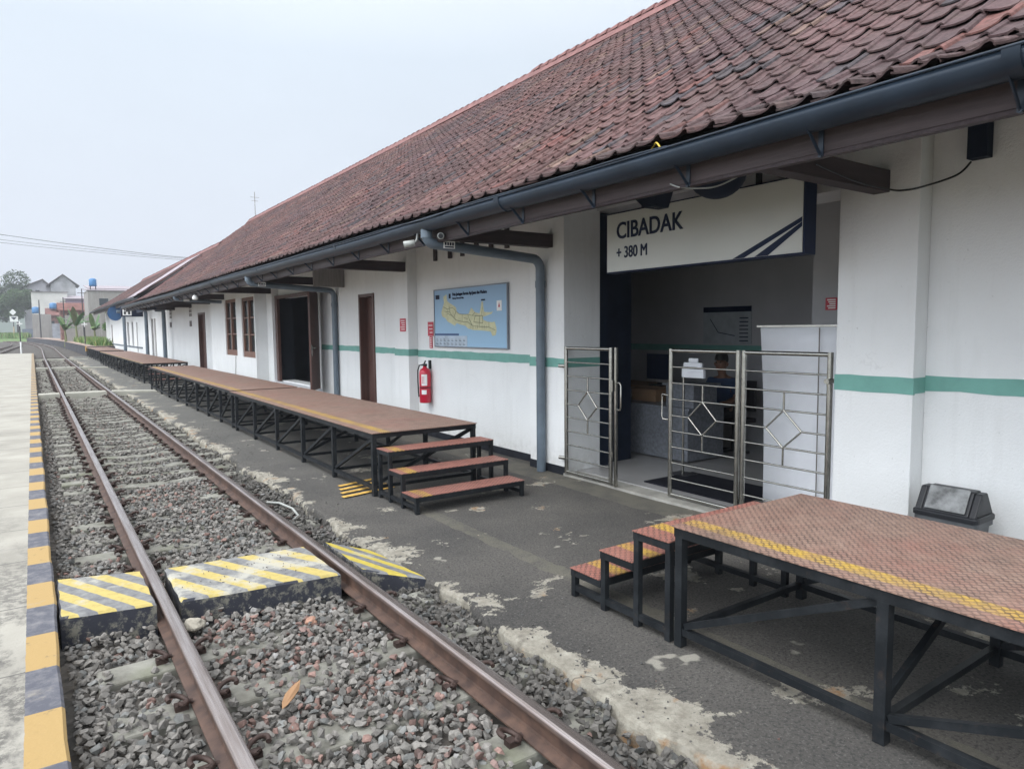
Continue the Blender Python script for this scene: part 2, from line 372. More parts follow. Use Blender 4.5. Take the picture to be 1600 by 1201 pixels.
# ------------------------------------------------------------------ mesh helpers
class MB:
    def __init__(s): s.v = []; s.f = []; s.sm = []
    def add(s, vs, fs, smooth=False):
        o = len(s.v); s.v += [tuple(p) for p in vs]; s.f += [tuple(i+o for i in f) for f in fs]; s.sm += [smooth]*len(fs); return s
    def box(s, x0, x1, y0, y1, z0, z1):
        x0, x1 = sorted((x0, x1)); y0, y1 = sorted((y0, y1)); z0, z1 = sorted((z0, z1))
        return s.add([(x0,y0,z0),(x1,y0,z0),(x1,y1,z0),(x0,y1,z0),(x0,y0,z1),(x1,y0,z1),(x1,y1,z1),(x0,y1,z1)],
                     [(0,3,2,1),(4,5,6,7),(0,1,5,4),(1,2,6,5),(2,3,7,6),(3,0,4,7)])
    def bar(s, a, b, w, h, up=(0, 0, 1)):
        a, b = Vector(a), Vector(b); d = (b-a).normalized(); u = Vector(up)
        if abs(d.dot(u)) > .98: u = Vector((0, 1, 0))
        r = d.cross(u).normalized(); u = r.cross(d).normalized()
        j = random.uniform(-.0008, .0008); w, h = w/2+j, h/2+random.uniform(-.0008, .0008)
        vs = [p + r*i*w + u*k*h for p in (a, b) for i, k in ((-1,-1),(1,-1),(1,1),(-1,1))]
        return s.add(vs, [(3,2,1,0),(4,5,6,7),(0,1,5,4),(1,2,6,5),(2,3,7,6),(3,0,4,7)])
    def tube(s, pts, r, n=12, caps=True):
        pts = [Vector(p) for p in pts]; rr = r if isinstance(r, (list, tuple)) else [r]*len(pts)
        rings = []; prev = None
        for i, p in enumerate(pts):
            d = ((pts[min(i+1, len(pts)-1)]-pts[max(i-1, 0)])).normalized()
            if prev is None:
                u = Vector((0, 0, 1)) if abs(d.z) < .9 else Vector((0, 1, 0)); prev = (u - d*u.dot(d)).normalized()
            else: prev = (prev - d*prev.dot(d)).normalized()
            q = d.cross(prev)
            rings.append([p + (prev*math.cos(2*math.pi*k/n)+q*math.sin(2*math.pi*k/n))*rr[i] for k in range(n)])
        vs = [p for rg in rings for p in rg]
        fs = [(i*n+k, i*n+(k+1) % n, (i+1)*n+(k+1) % n, (i+1)*n+k) for i in range(len(pts)-1) for k in range(n)]
        s.add(vs, fs, True)
        if caps: s.add(rings[0][::-1], [tuple(range(n))]); s.add(rings[-1], [tuple(range(n))])
        return s
    def prism(s, poly, axis, a0, a1):
        # poly: 2D points, extruded along axis 'x','y' or 'z'
        def P(u, v, t): return {'x': (t, u, v), 'y': (u, t, v), 'z': (u, v, t)}[axis]
        n = len(poly); vs = [P(u, v, a0) for u, v in poly] + [P(u, v, a1) for u, v in poly]
        ar = sum(poly[i][0]*poly[(i+1) % n][1]-poly[(i+1) % n][0]*poly[i][1] for i in range(n))
        fl = (ar > 0) ^ (axis == 'y') ^ (a1 < a0)
        fs = [tuple(range(n))[::-1], tuple(range(n, 2*n))] + [(i, (i+1) % n, n+(i+1) % n, n+i) for i in range(n)]
        if not fl: fs = [f[::-1] for f in fs]
        return s.add(vs, fs)
    def xf(s, fn): s.v = [tuple(fn(Vector(p))) for p in s.v]; return s
    def mesh(s, name, mat=None):
        me = bpy.data.meshes.new(name); me.from_pydata(s.v, [], s.f); me.polygons.foreach_set('use_smooth', s.sm)
        if mat: me.materials.append(mat)
        me.update(); return me
    def build(s, name, mat, parent=None, bevel=0):
        o = bpy.data.objects.new(name, s.mesh(name, mat)); C.objects.link(o)
        if parent: o.parent = parent
        if bevel:
            b = o.modifiers.new('bevel', 'BEVEL'); b.width = bevel; b.segments = 2; b.limit_method = 'ANGLE'; b.angle_limit = R(40)
        return o
def tag(o, label=None, cat=None, group=None, kind=None):
    if label: o['label'] = label
    if cat: o['category'] = cat
    if group: o['group'] = group
    if kind: o['kind'] = kind
    return o
def empty(name, loc, label, cat, group=None):
    o = bpy.data.objects.new(name, None); C.objects.link(o); o.location = loc; o.empty_display_size = .1
    return tag(o, label, cat, group)
def part(mb, name, mat, parent, bevel=0):
    # geometry given in world coordinates; parent is an Empty (possibly offset) or a mesh at the same origin
    off = Vector((0, 0, 0)); p = parent
    while p is not None: off += Vector(p.location); p = p.parent
    mb.xf(lambda v: v-off)
    return mb.build(name, mat, parent, bevel)
def copy_tree(o, parent=None):
    c = o.copy(); C.objects.link(c); c.parent = parent
    for ch in [q for q in list(o.children)]: copy_tree(ch, c)
    return c
def big_mesh(name, V, F, mat, tint=None, smooth=False):
    # V (n,3), F list of arrays all with the same vertex count k
    me = bpy.data.meshes.new(name); n, k = F.shape
    me.vertices.add(len(V)); me.vertices.foreach_set('co', V.astype(np.float32).ravel())
    me.loops.add(n*k); me.loops.foreach_set('vertex_index', F.astype(np.int32).ravel())
    me.polygons.add(n); me.polygons.foreach_set('loop_start', np.arange(0, n*k, k, dtype=np.int32)); me.polygons.foreach_set('loop_total', np.full(n, k, dtype=np.int32))
    me.polygons.foreach_set('use_smooth', np.full(n, smooth))
    me.update(calc_edges=True); me.validate()
    if tint is not None:
        at = me.attributes.new('tint', 'FLOAT_COLOR', 'POINT'); at.data.foreach_set('color', tint.astype(np.float32).ravel())
    me.materials.append(mat); return me
def text_part(txt, size, mat, parent, loc, rot, name='lettering', weight=0, align='LEFT', sx=1.0, extr=.0015):
    cu = bpy.data.curves.new('t', 'FONT'); cu.body = txt; cu.size = size; cu.extrude = extr; cu.bevel_depth = weight; cu.align_x = align; cu.resolution_u = 4
    t = bpy.data.objects.new('t', cu); C.objects.link(t); bpy.context.view_layer.update()
    me = bpy.data.meshes.new_from_object(t.evaluated_get(bpy.context.evaluated_depsgraph_get()))
    bpy.data.objects.remove(t); me.materials.clear(); me.materials.append(mat)
    o = bpy.data.objects.new(name, me); C.objects.link(o); o.parent = parent
    off = Vector((0, 0, 0)); p = parent
    while p is not None: off += Vector(p.location); p = p.parent
    o.location = Vector(loc)-off; o.rotation_euler = rot; o.scale = (sx, 1, 1); return o
FACE_TRACK = (R(90), 0, R(-90))      # text that stands on a wall and reads from the track side (along -Y)
ORD = ['first','second','third','fourth','fifth','sixth','seventh','eighth','ninth','tenth','eleventh','twelfth','thirteenth','fourteenth','fifteenth','sixteenth','seventeenth','eighteenth','nineteenth','twentieth']

# ------------------------------------------------------------------ setting: ground, bed, platform, pavement
tag(MB().add([(-3000,-300,-.34),(3000,-300,-.34),(3000,4000,-.34),(-3000,4000,-.34)], [(0,1,2,3)]).build('ground', M['ground']), kind='structure')
def bed():
    xs = np.arange(-.02, 2.5, .06); ys = np.concatenate([np.arange(-2, 12, .09), np.arange(12, 60, .5)])
    V = [(x, y, -.205+.012*math.sin(x*7+y*3)+.01*math.sin(y*2.1)) for y in ys for x in xs]
    n = len(xs); F = [(j*n+i, j*n+i+1, (j+1)*n+i+1, (j+1)*n+i) for j in range(len(ys)-1) for i in range(n-1)]
    tag(MB().add(V, F, True).build('track_bed', M['bed']), kind='structure')
    # the yard beyond the end of the platform
    tag(MB().box(-40, 3.4, 60, 215, -.3, -.17).build('yard_ballast', M['bed']), kind='structure')
bed()
def platform_mesh():
    mb = MB(); rnd = random.Random(3)
    ys = [-2+.25*i for i in range(281)]
    ex = lambda y: .03 + .004*math.sin(y*2.7) + .003*math.sin(y*9.1)
    V = []
    for y in ys: V += [(-9, y, 0), (-.3, y, 0), (ex(y)-.012, y, 0), (ex(y), y, -.012), (ex(y)-.004, y, -.33)]
    F = [(j*5+i, j*5+i+1, j*5+6+i, j*5+5+i) for j in range(len(ys)-1) for i in range(4)]
    n = len(V)
    V += [(-9, 68, -.33)]; F.append(((len(ys)-1)*5, (len(ys)-1)*5+1, (len(ys)-1)*5+2, (len(ys)-1)*5+3, (len(ys)-1)*5+4, n))
    mb.add(V, F); return mb
tag(platform_mesh().build('platform', M['platform']), kind='structure')
def curb_x(y):
    if y > 60: return 2.2
    return 2.16 + .03*math.sin(y*1.9+.6) + .022*math.sin(y*5.3) + .014*math.sin(y*13.7+1) + .008*math.sin(y*31)
def pavement():
    V = []; F = []
    ys = list(np.arange(-2, 14, .05)) + list(np.arange(14, 60.1, .5))
    xo = [0, .02, .06, .12, .25, .5, 1, 2, 3.3]
    for y in ys:
        c = curb_x(y)
        V.append((c-.035, y, -.27)); V.append((c-.012, y, -.125))
        for q in xo: V.append((c+q, y, -.1+.003*math.sin(y*4+q*5) - (.006 if q == 0 else 0)))
    n = len(xo)+2
    F = [(j*n+i, j*n+i+1, (j+1)*n+i+1, (j+1)*n+i) for j in range(len(ys)-1) for i in range(n-1)]
    tag(MB().add(V, F, False).build('pavement', M['asphalt']), kind='structure')
pavement()

# ------------------------------------------------------------------ rails, sleepers, ballast
XL, XR = .585, 1.715
def rail_profile():
    return [(-.055,-.140),(.055,-.140),(.055,-.131),(.012,-.118),(.0075,-.105),(.0075,-.045),(.012,-.040),(.031,-.032),(.0325,-.010),(.027,-.0025),(.016,0),(-.016,0),(-.027,-.0025),(-.0325,-.010),(-.031,-.032),(-.012,-.040),(-.0075,-.045),(-.0075,-.105),(-.012,-.118),(-.055,-.131)]
def rail(path, name, label):
    pr = rail_profile(); n = len(pr); V = []; run = []
    for i, (x, y) in enumerate(path):
        a = path[max(i-1, 0)]; b = path[min(i+1, len(path)-1)]; d = Vector((b[0]-a[0], b[1]-a[1])).normalized()
        for (u, z) in pr:
            V.append((x+u*d.y, y-u*d.x, z)); run.append(1.0 if z > -.004 else (.35 if z > -.012 else 0.0))
    F = [(j*n+i, (j+1)*n+i, (j+1)*n+(i+1) % n, j*n+(i+1) % n) for j in range(len(path)-1) for i in range(n)]
    F = [f[::-1] for f in F]
    F.append(tuple(range(n))); F.append(tuple(range((len(path)-1)*n, len(path)*n))[::-1])
    me = bpy.data.meshes.new(name); me.from_pydata(V, [], F); me.materials.append(M['rail'])
    at = me.attributes.new('run', 'FLOAT', 'POINT'); at.data.foreach_set('value', run)
    o = bpy.data.objects.new(name, me); C.objects.link(o); tag(o, label, 'rail'); return o
def cx(y): return 0 if y < 55 else (.14*min(1, (y-55)/30) - (max(0, y-84)**2)/1750.0)
yy = [-1.5+.5*i for i in range(8)] + [4+4*i for i in range(13)] + [55+3*i for i in range(54)]
rail([(XL+cx(y), y) for y in yy], 'rail', 'worn steel rail nearest the striped platform edge')
rail([(XR+cx(y), y) for y in yy], 'rail', 'worn steel rail nearest the station building')
def cx2(y): return -2.3 - ((72-y)**2)/420.0 if y < 72 else (-2.3+1.0*min(1, (y-72)/40) - max(0, y-116)**2/1500.0)
y2 = [40+3*i for i in range(58)]
rail([(cx2(y), y) for y in y2 if y > 66 or True], 'rail', 'right rail of the siding curving in beyond the platform end')
rail([(cx2(y)-1.13, y) for y in y2], 'rail', 'left rail of the siding curving in beyond the platform end')

SP = .565; Y0 = 4.06
def make_sleeper():
    t = bpy.data.objects.new('concrete_sleeper', None); C.objects.link(t)
    mb = MB().prism([(.17,-.30),(2.14,-.30),(2.12,-.150),(1.50,-.146),(1.35,-.163),(.95,-.163),(.80,-.146),(.19,-.150)], 'y', -.105, .105)
    mb.build('beam', M['sleeper'], t, .012)
    for rx in (XL, XR):
        for s in (-1, 1):
            c = MB()
            # a sprung clip: hooked loop of round bar bearing on the rail foot
            pts = []
            for k in range(15):
                a = R(-30+k*21); pts.append((rx+s*(.112+.043*math.cos(a)), .050*math.sin(a), -.098+.018*math.cos(a*1.0)))
            pts += [(rx+s*.062, .004, -.120), (rx+s*.045, .003, -.122)]
            c.tube(pts, .012, 8)
            c.box(rx+s*.066, rx+s*.125, -.022, .022, -.150, -.120)
            c.build('clip', M['clip'], t)
    return t
proto = None
nS = 96; ks = range(-5, nS-5)
for k in ks:
    y = Y0 + SP*k
    if 4.45 < y < 5.35: continue
    if proto is None: t = proto = make_sleeper()
    else: t = copy_tree(proto)
    t.location = (random.uniform(-.01, .01), y, random.uniform(-.012, .004)); t.rotation_euler = (0, 0, R(random.uniform(-.5, .5)))
    if k <= 0: lab = 'grey concrete sleeper, %s on the near side of the striped crossing' % ORD[-k]
    elif k-3 <= 19: lab = 'grey concrete sleeper, %s beyond the striped crossing' % ORD[max(0, k-3)]
    else: lab = 'one of the gravel-choked sleepers more than twenty beyond the striped crossing'
    tag(t, lab, 'sleeper', 'concrete sleepers under the main track')

def stones():
    hulls = []
    rg = random.Random(5)
    for i in range(14):
        bm = bmesh.new()
        ax = (1, rg.uniform(.65, .95), rg.uniform(.5, .8))
        for _ in range(13):
            v = Vector((rg.gauss(0, 1), rg.gauss(0, 1), rg.gauss(0, 1))).normalized()*rg.uniform(.8, 1.05)
            bm.verts.new((v.x*ax[0], v.y*ax[1], v.z*ax[2]))
        r = bmesh.ops.convex_hull(bm, input=bm.verts)
        bmesh.ops.delete(bm, geom=[g for g in r['geom_interior'] if isinstance(g, bmesh.types.BMVert)], context='VERTS')
        bmesh.ops.triangulate(bm, faces=bm.faces); bm.verts.index_update()
        hulls.append((np.array([v.co[:] for v in bm.verts]), np.array([[v.index for v in f.verts] for f in bm.faces]))); bm.free()
    P = []
    def fill(x0, x1, y0, y1, sp, size, zr, dens=1.0):
        nx, ny = int((x1-x0)/sp), int((y1-y0)/sp)
        gx, gy = np.meshgrid(np.arange(nx), np.arange(ny))
        x = x0+(gx.ravel()+.5)*sp+RNG.uniform(-.5, .5, nx*ny)*sp; y = y0+(gy.ravel()+.5)*sp+RNG.uniform(-.5, .5, nx*ny)*sp
        keep = RNG.uniform(0, 1, len(x)) < dens
        # sleepers show through here and there
        ph = np.abs(((y-Y0)/SP+.5) % 1-.5)*SP
        cov = .5+.5*np.sin(x*6.3+y*2.9)*np.sin(y*2.7-x*3.2+1)
        onS = (ph < .115) & (x > .17) & (x < 2.14)
        pk = np.where(y < 9, np.where(x < .5, .72, np.where(x > 1.78, .72, .95)), .20)
        keep &= (~onS) | (RNG.uniform(0, 1, len(x)) < pk*np.clip(-.1+2.2*cov, .12, 1.25))
        for rx in (XL, XR): keep &= np.abs(x-rx) > np.where(zr[1] > .03, .105, .07)
        for rx in (XL, XR): keep &= ~((np.abs(x-rx) < .165) & (ph < .075) & (RNG.uniform(0, 1, len(x)) < .85))
        # kept off the crossing slabs
        keep &= ~((y > 4.40+0*(x)) & (y < 5.42) & (x < 2.2) & (y > 4.70-.16*x) & (y < 5.50-.14*x))
        s = size*RNG.uniform(.62, 1.3, len(x))
        keep &= x+s*.7 < np.array([curb_x(q) for q in y])-.01
        keep &= x-s > .045
        z = -.185+RNG.uniform(zr[0], zr[1], len(x)) + np.where(onS, .028, 0) + .012*np.sin(x*4+y*2.3)
        P.append(np.stack([x, y, z, s], 1)[keep])
    fill(.03, 2.25, 1.0, 9, .048, .031, (-.012, .012))
    fill(.03, 2.25, 1.0, 9, .048, .029, (.004, .026), .95)
    fill(.03, 2.25, 1.0, 9, .058, .029, (.022, .046), .85)
    fill(1.79, 2.2, 1.0, 9, .055, .027, (.035, .055), .55)
    fill(.03, 2.25, 9, 20, .055, .030, (0, .028))
    fill(.03, 2.25, 9, 20, .07, .028, (.01, .040), .5)
    fill(.03, 2.25, 20, 56, .115, .055, (0, .03))
    # loose chips kicked up onto the edge of the pavement and the crossing
    m_ = 900; y = RNG.uniform(1.2, 14, m_); x = np.array([curb_x(q) for q in y])+.02+np.abs(RNG.normal(0, .22, m_)); P.append(np.stack([x, y, np.full(m_, -.095), RNG.uniform(.003, .010, m_)*np.where(RNG.uniform(0, 1, m_) < .06, 2.0, 1)], 1))
    m_ = 70; x = RNG.uniform(.7, 1.6, m_); y = RNG.uniform(4.62, 5.1, m_); P.append(np.stack([x, y, np.full(m_, -.001), RNG.uniform(.003, .008, m_)], 1))
    P = np.concatenate(P); n = len(P)
    # a few large odd stones
    V = []; F = []; T = []; off = 0
    kind = RNG.integers(0, len(hulls), n)
    for h, (hv, hf) in enumerate(hulls):
        q = P[kind == h]; m = len(q)
        if not m: continue
        A = RNG.normal(size=(m, 4)); A /= np.linalg.norm(A, axis=1)[:, None]
        a, b, c, d = A.T
        Rm = np.stack([1-2*(c*c+d*d), 2*(b*c-a*d), 2*(b*d+a*c), 2*(b*c+a*d), 1-2*(b*b+d*d), 2*(c*d-a*b), 2*(b*d-a*c), 2*(c*d+a*b), 1-2*(b*b+c*c)], 1).reshape(m, 3, 3)
        vv = np.einsum('mij,kj->mki', Rm, hv)*q[:, 3][:, None, None]; vv[:, :, 2] *= .82
        vv += q[:, None, :3]
        V.append(vv.reshape(-1, 3)); k = len(hv)
        F.append((hf[None]+np.arange(m)[:, None, None]*k).reshape(-1, 3)+off); off += m*k
        x, y = q[:, 0], q[:, 1]
        g = RNG.uniform(.10, .215, m)*np.where(x > 1.75, .60, 1.0)
        col = np.stack([g*1.03, g*.965, g*.875], 1)
        redp = np.clip(.09+.10*np.sin(x*3+y*1.3), .04, .32)*np.where(x > 1.75, .12, np.where(x < .55, .35, 1.0))*np.where(y > 9, .6, 1)
        rd = RNG.uniform(0, 1, m) < redp
        col[rd] = np.stack([g*1.2, g*.76, g*.64], 1)[rd]
        bl = RNG.uniform(0, 1, m) < .12; col[bl] *= np.array([.93, 1.0, 1.05])
        wt = RNG.uniform(0, 1, m) < .012; col[wt] = col[wt]*.6+.13
        dust = np.clip((y-6)/14, 0, 1)[:, None]*.55
        col = col*(1-dust)+np.array([.145, .132, .112])*dust
        T.append(np.repeat(np.concatenate([col, np.ones((m, 1))], 1), k, 0))
    me = big_mesh('ballast', np.concatenate(V), np.concatenate(F), M['stone'], np.concatenate(T))
    o = bpy.data.objects.new('ballast', me); C.objects.link(o); tag(o, 'loose grey and reddish crushed stone filling the track between platform and pavement', 'ballast', kind='stuff')
    print('stones', n)
stones()
# the crossing slabs
def slab(pts, z_in, z_out, name, mat, label, group, thick=.26):
    # pts: 4 corners (x,y) anticlockwise from near-left; top may slope from z_in (left) to z_out (right)
    rnd = random.Random(len(label)); V = []
    N = 14
    top = []
    def edge(a, b, za, zb):
        for i in range(N):
            t = i/N; jx, jy = .003*math.sin(i*1.3), .003*math.sin(i*.9+1)
            if i == 0: jx = jy = 0
            top.append((a[0]+(b[0]-a[0])*t+jx, a[1]+(b[1]-a[1])*t+jy, za+(zb-za)*t))
    edge(pts[0], pts[1], z_in, z_out); edge(pts[1], pts[2], z_out, z_out); edge(pts[2], pts[3], z_out, z_in); edge(pts[3], pts[0], z_in, z_in)
    n = len(top); cxm = sum(p[0] for p in top)/n; cym = sum(p[1] for p in top)/n
    ins = [(p[0]+(cxm-p[0])*.03, p[1]+(cym-p[1])*.03, p[2]) for p in top]
    lip = [(p[0], p[1], p[2]-.014) for p in top]
    bot = [(p[0], p[1], -thick) for p in top]
    V = ins+lip+bot
    F = [tuple(range(n))] + [(n+i, n+(i+1) % n, (i+1) % n, i) for i in range(n)] + [(2*n+i, 2*n+(i+1) % n, n+(i+1) % n, n+i) for i in range(n)]
    o = MB().add(V, F).build(name, mat); return tag(o, label, 'crossing slab', group)
G = 'concrete slabs of the foot crossing'
slab([(.045,4.69),(.535,4.60),(.53,5.30),(.045,5.45)], -.004, -.004, 'crossing_slab', M['hazL'], 'yellow and grey striped slab between platform edge and first rail', G)
slab([(.665,4.56),(1.64,4.44),(1.63,5.17),(.67,5.26)], -.006, -.006, 'crossing_slab', M['hazM'], 'worn yellow striped slab between the two rails', G)
slab([(1.79,4.42),(2.17,4.22),(2.10,5.02),(1.79,5.20)], -.01, -.085, 'crossing_slab', M['hazR'], 'bright yellow striped ramp slab sloping from rail to pavement', G)
for nm, yb, x1 in (('nearest', 22.6, 2.9), ('middle', 39.4, 3.0), ('farthest', 52.5, 2.9)):
    for lab, a, b in (('left of', .05, .53), ('between', .665, 1.635), ('right of', 1.78, x1)):
        slab([(a, yb-.22-.03*a), (b, yb-.22-.03*b), (b, yb+.22-.03*b), (a, yb+.22-.03*a)], -.01, -.01 if lab != 'right of' else -.06, 'crossing_slab', simple('pale_crossing_concrete', (.34, .33, .28), .85, var=.2, scale=3) if nm == 'x' else M['paleslab'],
             'plain pale slab %s the rails at the %s unpainted crossing' % (lab, nm), 'slabs of the unpainted crossings')
# ------------------------------------------------------------------ boarding stages (steel frames with checker plate decks)
def stage(y0, y1, x0, x1, posts, label, ztop=.57, zg=-.1, lean=False):
    t = empty('boarding_stage', ((x0+x1)/2, (y0+y1)/2, zg), label, 'boarding stage', 'steel boarding stages in front of the station')
    part(MB().box(x0-.012, x1+.012, y0-.012, y1+.012, ztop-.006, ztop), 'deck_plate', M['deck'], t)
    fr = MB(); s = .05
    for x in (x0+.025, x1-.025): fr.bar((x, y0, ztop-.034), (x, y1, ztop-.034), s, s)
    ys = posts
    for y in ys: fr.bar((x0+.05, y, ztop-.037), (x1-.05, y, ztop-.037), .044, .044)
    nj = int((y1-y0)/.6)
    for i in range(nj): fr.bar((x0+.05, y0+(i+.5)*(y1-y0)/nj, ztop-.032), (x1-.05, y0+(i+.5)*(y1-y0)/nj, ztop-.032), .036, .036)
    part(fr, 'deck_frame', M['steel'], t)
    for x in (x0+.025, x1-.025):
        for y in ys:
            part(MB().bar((x, y, zg+.005), (x, y, ztop-.06), .048, .048), 'leg', M['steel'], t)
    lo = MB()
    for x in (x0+.027, x1-.027): lo.bar((x, y0+.02, zg+.09), (x, y1-.02, zg+.09), .038, .038)
    for y in ys: lo.bar((x0+.05, y+.003, zg+.095), (x1-.05, y+.003, zg+.095), .034, .034)
    part(lo, 'bottom_rail', M['steel'], t)
    for k, (a, b) in enumerate(zip(ys[:-1], ys[1:])):
        for x, w in ((x0+.031, .03), (x1-.031, .03)):
            br = MB().bar((x, a+.03, zg+.12), (x, b-.03, ztop-.07), w, .034) if lean else MB().bar((x, b-.03, zg+.12), (x, a+.03, ztop-.07), w, .034)
            part(br, 'brace', M['steel'], t)
    for y in ys[::2]:
        part(MB().bar((x0+.06, y+.035, zg+.12), (x1-.06, y+.035, ztop-.08), .03, .034), 'brace', M['steel'], t)
    return t
sA = stage(-1.15, 2.52, 2.80, 3.98, [-1.12, -.0, 1.40, 2.49], 'near red-brown checker plate stage with yellow line, in front of the bin')
sB = stage(6.66, 12.92, 2.84, 4.10, [6.69, 7.86, 9.0, 10.18, 11.40, 12.6], 'boarding stage ending in steps beside the fire extinguisher wall')
sC = stage(13.0, 23.4, 2.87, 4.06, [13.03, 14.0, 15.15, 16.3, 17.6, 18.85, 20.1, 21.4, 22.4, 23.37], 'long boarding stage in front of the two windows', ztop=.58)
sD = stage(26.3, 44.3, 3.02, 4.42, [26.33]+[27.7+1.5*i for i in range(11)]+[44.27], 'boarding stage past the gap, beside the blue hanging signs', ztop=.575)
sE = stage(47.2, 59.0, 3.18, 4.5, [47.23]+[49+1.8*i for i in range(5)]+[58.97], 'farthest low steel stage touching the black-faced platform', ztop=.56)

def steps(x0, x1, ytop, dy, label, zs, zg=-.1, ends=None):
    # treads descend away from the stage; dy = signed tread depth (direction away from the stage)
    t = empty('boarding_steps', ((x0+x1)/2, ytop+dy*1.5, zg), label, 'steps', 'steel steps at the boarding stages')
    for i, z in enumerate(zs):
        a, b = ytop+dy*i, ytop+dy*(i+1); lo, hi = min(a, b), max(a, b)
        part(MB().box(x0-.006, x1+.006, lo+.004, hi+.002, z-.006, z), 'tread', M['tread'], t)
        fr = MB()
        for y in (lo+.022, hi-.020): fr.bar((x0, y, z-.030), (x1, y, z-.030), .04, .046)
        for x in (x0+.02, x1-.02): fr.bar((x, lo+.042, z-.032), (x, hi-.040, z-.032), .038, .042)
        part(fr, 'tread_frame', M['steel'], t)
        for x in (x0+.021, x1-.021):
            part(MB().bar((x, b-math.copysign(.021, dy), zg+.002), (x, b-math.copysign(.021, dy), z-.05), .036, .038), 'leg', M['steel'], t)
    for x in (x0+.023, x1-.023):
        part(MB().bar((x, ytop+dy*.05, zg+.06), (x, ytop+dy*2.95, zg+.06), .034, .036), 'side_rail', M['steel'], t)
        part(MB().bar((x, ytop+math.copysign(.022, dy), zg+.002), (x, ytop+math.copysign(.022, dy), zs[0]-.05), .036, .038), 'leg', M['steel'], t)
    return t
steps(2.80, 3.92, 2.548, .283, 'three-tread steel steps against the near stage, side-on to the camera', (.47, .28, .09))
steps(2.87, 4.12, 6.62, -.29, 'three-tread steel steps leading up to the stage by the extinguisher', (.42, .245, .07))
steps(3.15, 4.35, 26.2, -.30, 'small dark steps in the gap between the long stages', (.40, .24, .07))
# hatched board on the pavement beneath the steps
def hatch():
    mb = MB()
    for i in range(4):
        x = 2.57+.0*i; y = 6.78+.17*i
        mb.add([(2.56+.05*i, y, -.088), (3.20, y+.13, -.088), (3.20, y+.205, -.088), (2.56+.05*i, y+.075, -.088)], [(0,1,2,3)])
    o = empty('painted_patch', (2.9, 7.0, -.095), 'yellow hatched patch on the pavement beside the step foot', 'painted patch')
    part(mb, 'stripes', simple('ochre_paint', (.50, .30, .06), .8, var=.4, scale=18), o)
hatch()
# pale hose and litter near the rail
tag(MB().tube([(1.90, 7.2, -.12), (1.97, 7.0, -.10), (2.02, 6.75, -.11), (2.0, 6.5, -.125), (1.93, 6.42, -.13)], .012, 8).build('pipe_offcut', M['cream']), 'pale plastic pipe offcut lying on dark gravel by the rail', 'pipe offcut')
def leaf_dry():
    V = [(0,0,0),(.03,.02,.012),(.08,.035,.02),(.13,.03,.03),(.17,.005,.045),(.13,-.01,.02),(.08,-.012,.008),(.03,-.01,.004)]
    o = MB().add(V+[(x, y, z-.002) for x, y, z in V], [tuple(range(8)), tuple(range(8, 16))[::-1]]+[(i, 8+i, 8+(i+1) % 8, (i+1) % 8) for i in range(8)]).build('dry_leaf', simple('dry_leaf_tan', (.30, .17, .085), .8))
    o.location = (.87, 3.18, -.128); o.rotation_euler = (0, R(-5), R(40)); tag(o, 'curled tan dry leaf lying on the ballast between the rails', 'leaf')
leaf_dry()
def lump(loc, s, c, label):
    bm = bmesh.new(); bmesh.ops.create_icosphere(bm, subdivisions=3, radius=s)
    rnd = random.Random(int(loc[1]*100))
    from mathutils import noise as N
    for v in bm.verts: v.co *= 1+.35*N.noise(v.co*9/s*.12+Vector(loc)*3)+.1*N.noise(v.co*40); v.co.z *= .75
    me = bpy.data.meshes.new('large_stone'); bm.to_mesh(me); bm.free(); me.materials.append(simple('lump_stone', c, .9, var=.3, scale=20, bump=.6))
    o = bpy.data.objects.new('large_stone', me); C.objects.link(o); o.location = loc; tag(o, label, 'stone')
lump((.705, 4.38, -.105), .055, (.36, .33, .27), 'pale lumpy stone beside the rail at the crossing corner')
lump((1.30, 4.05, -.12), .036, (.30, .17, .12), 'rounded reddish stone near the front of the crossing slab')

# ------------------------------------------------------------------ station building
SB = empty('station_building', (5.1, 17, -.1), 'long white station building with brown clay tile roof and green wall band', 'station building')
def wall_boxes(mb, xf, xb, y0, y1, z0, z1, holes=()):
    ys = sorted({y0, y1, *[h[0] for h in holes], *[h[1] for h in holes]})
    for a, b in zip(ys[:-1], ys[1:]):
        hs = sorted([(h[2], h[3]) for h in holes if h[0] <= a+1e-6 and h[1] >= b-1e-6])
        z = z0
        for (c, d) in hs:
            if c > z+1e-6: mb.box(xf, xb, a, b, z, c)
            z = d
        if z < z1-1e-6: mb.box(xf, xb, a, b, z, z1)
ZT = 3.55
w1 = MB()
w1 = MB(); wall_boxes(w1, 5.27, 5.60, -3, 2.39, -.1, ZT); part(w1, 'wall', M['plaster'], SB)
w1 = MB(); wall_boxes(w1, 5.27, 5.60, 6.98, 10.37, -.1, ZT); part(w1, 'wall', M['plaster'], SB)
w1 = MB(); wall_boxes(w1, 5.27, 5.60, 10.9, 15.05, -.1, ZT, [(12.12, 12.80, -.1, 2.30)]); part(w1, 'wall', M['plaster'], SB)
w1 = MB(); wall_boxes(w1, 5.27, 5.60, 15.05, 18.18, -.1, ZT, [(15.2, 18.179, .36, 2.47)]); part(w1, 'wall', M['plaster'], SB)
w1 = MB(); wall_boxes(w1, 4.80, 5.60, 18.7, 24.1, -.1, ZT, [(18.78, 20.10, .92, 2.54), (20.72, 22.10, .93, 2.56)]); part(w1, 'wall', M['plaster'], SB)
w1 = MB(); wall_boxes(w1, 5.272, 5.60, 24.1, 36.6, -.1, ZT, [(27.5, 28.68, -.1, 2.32)]); part(w1, 'wall', M['plaster'], SB)
part(MB().box(5.04, 5.60, 2.39, 2.97, -.1, ZT-.003), 'pilaster', M['plaster'], SB) if 0 else None
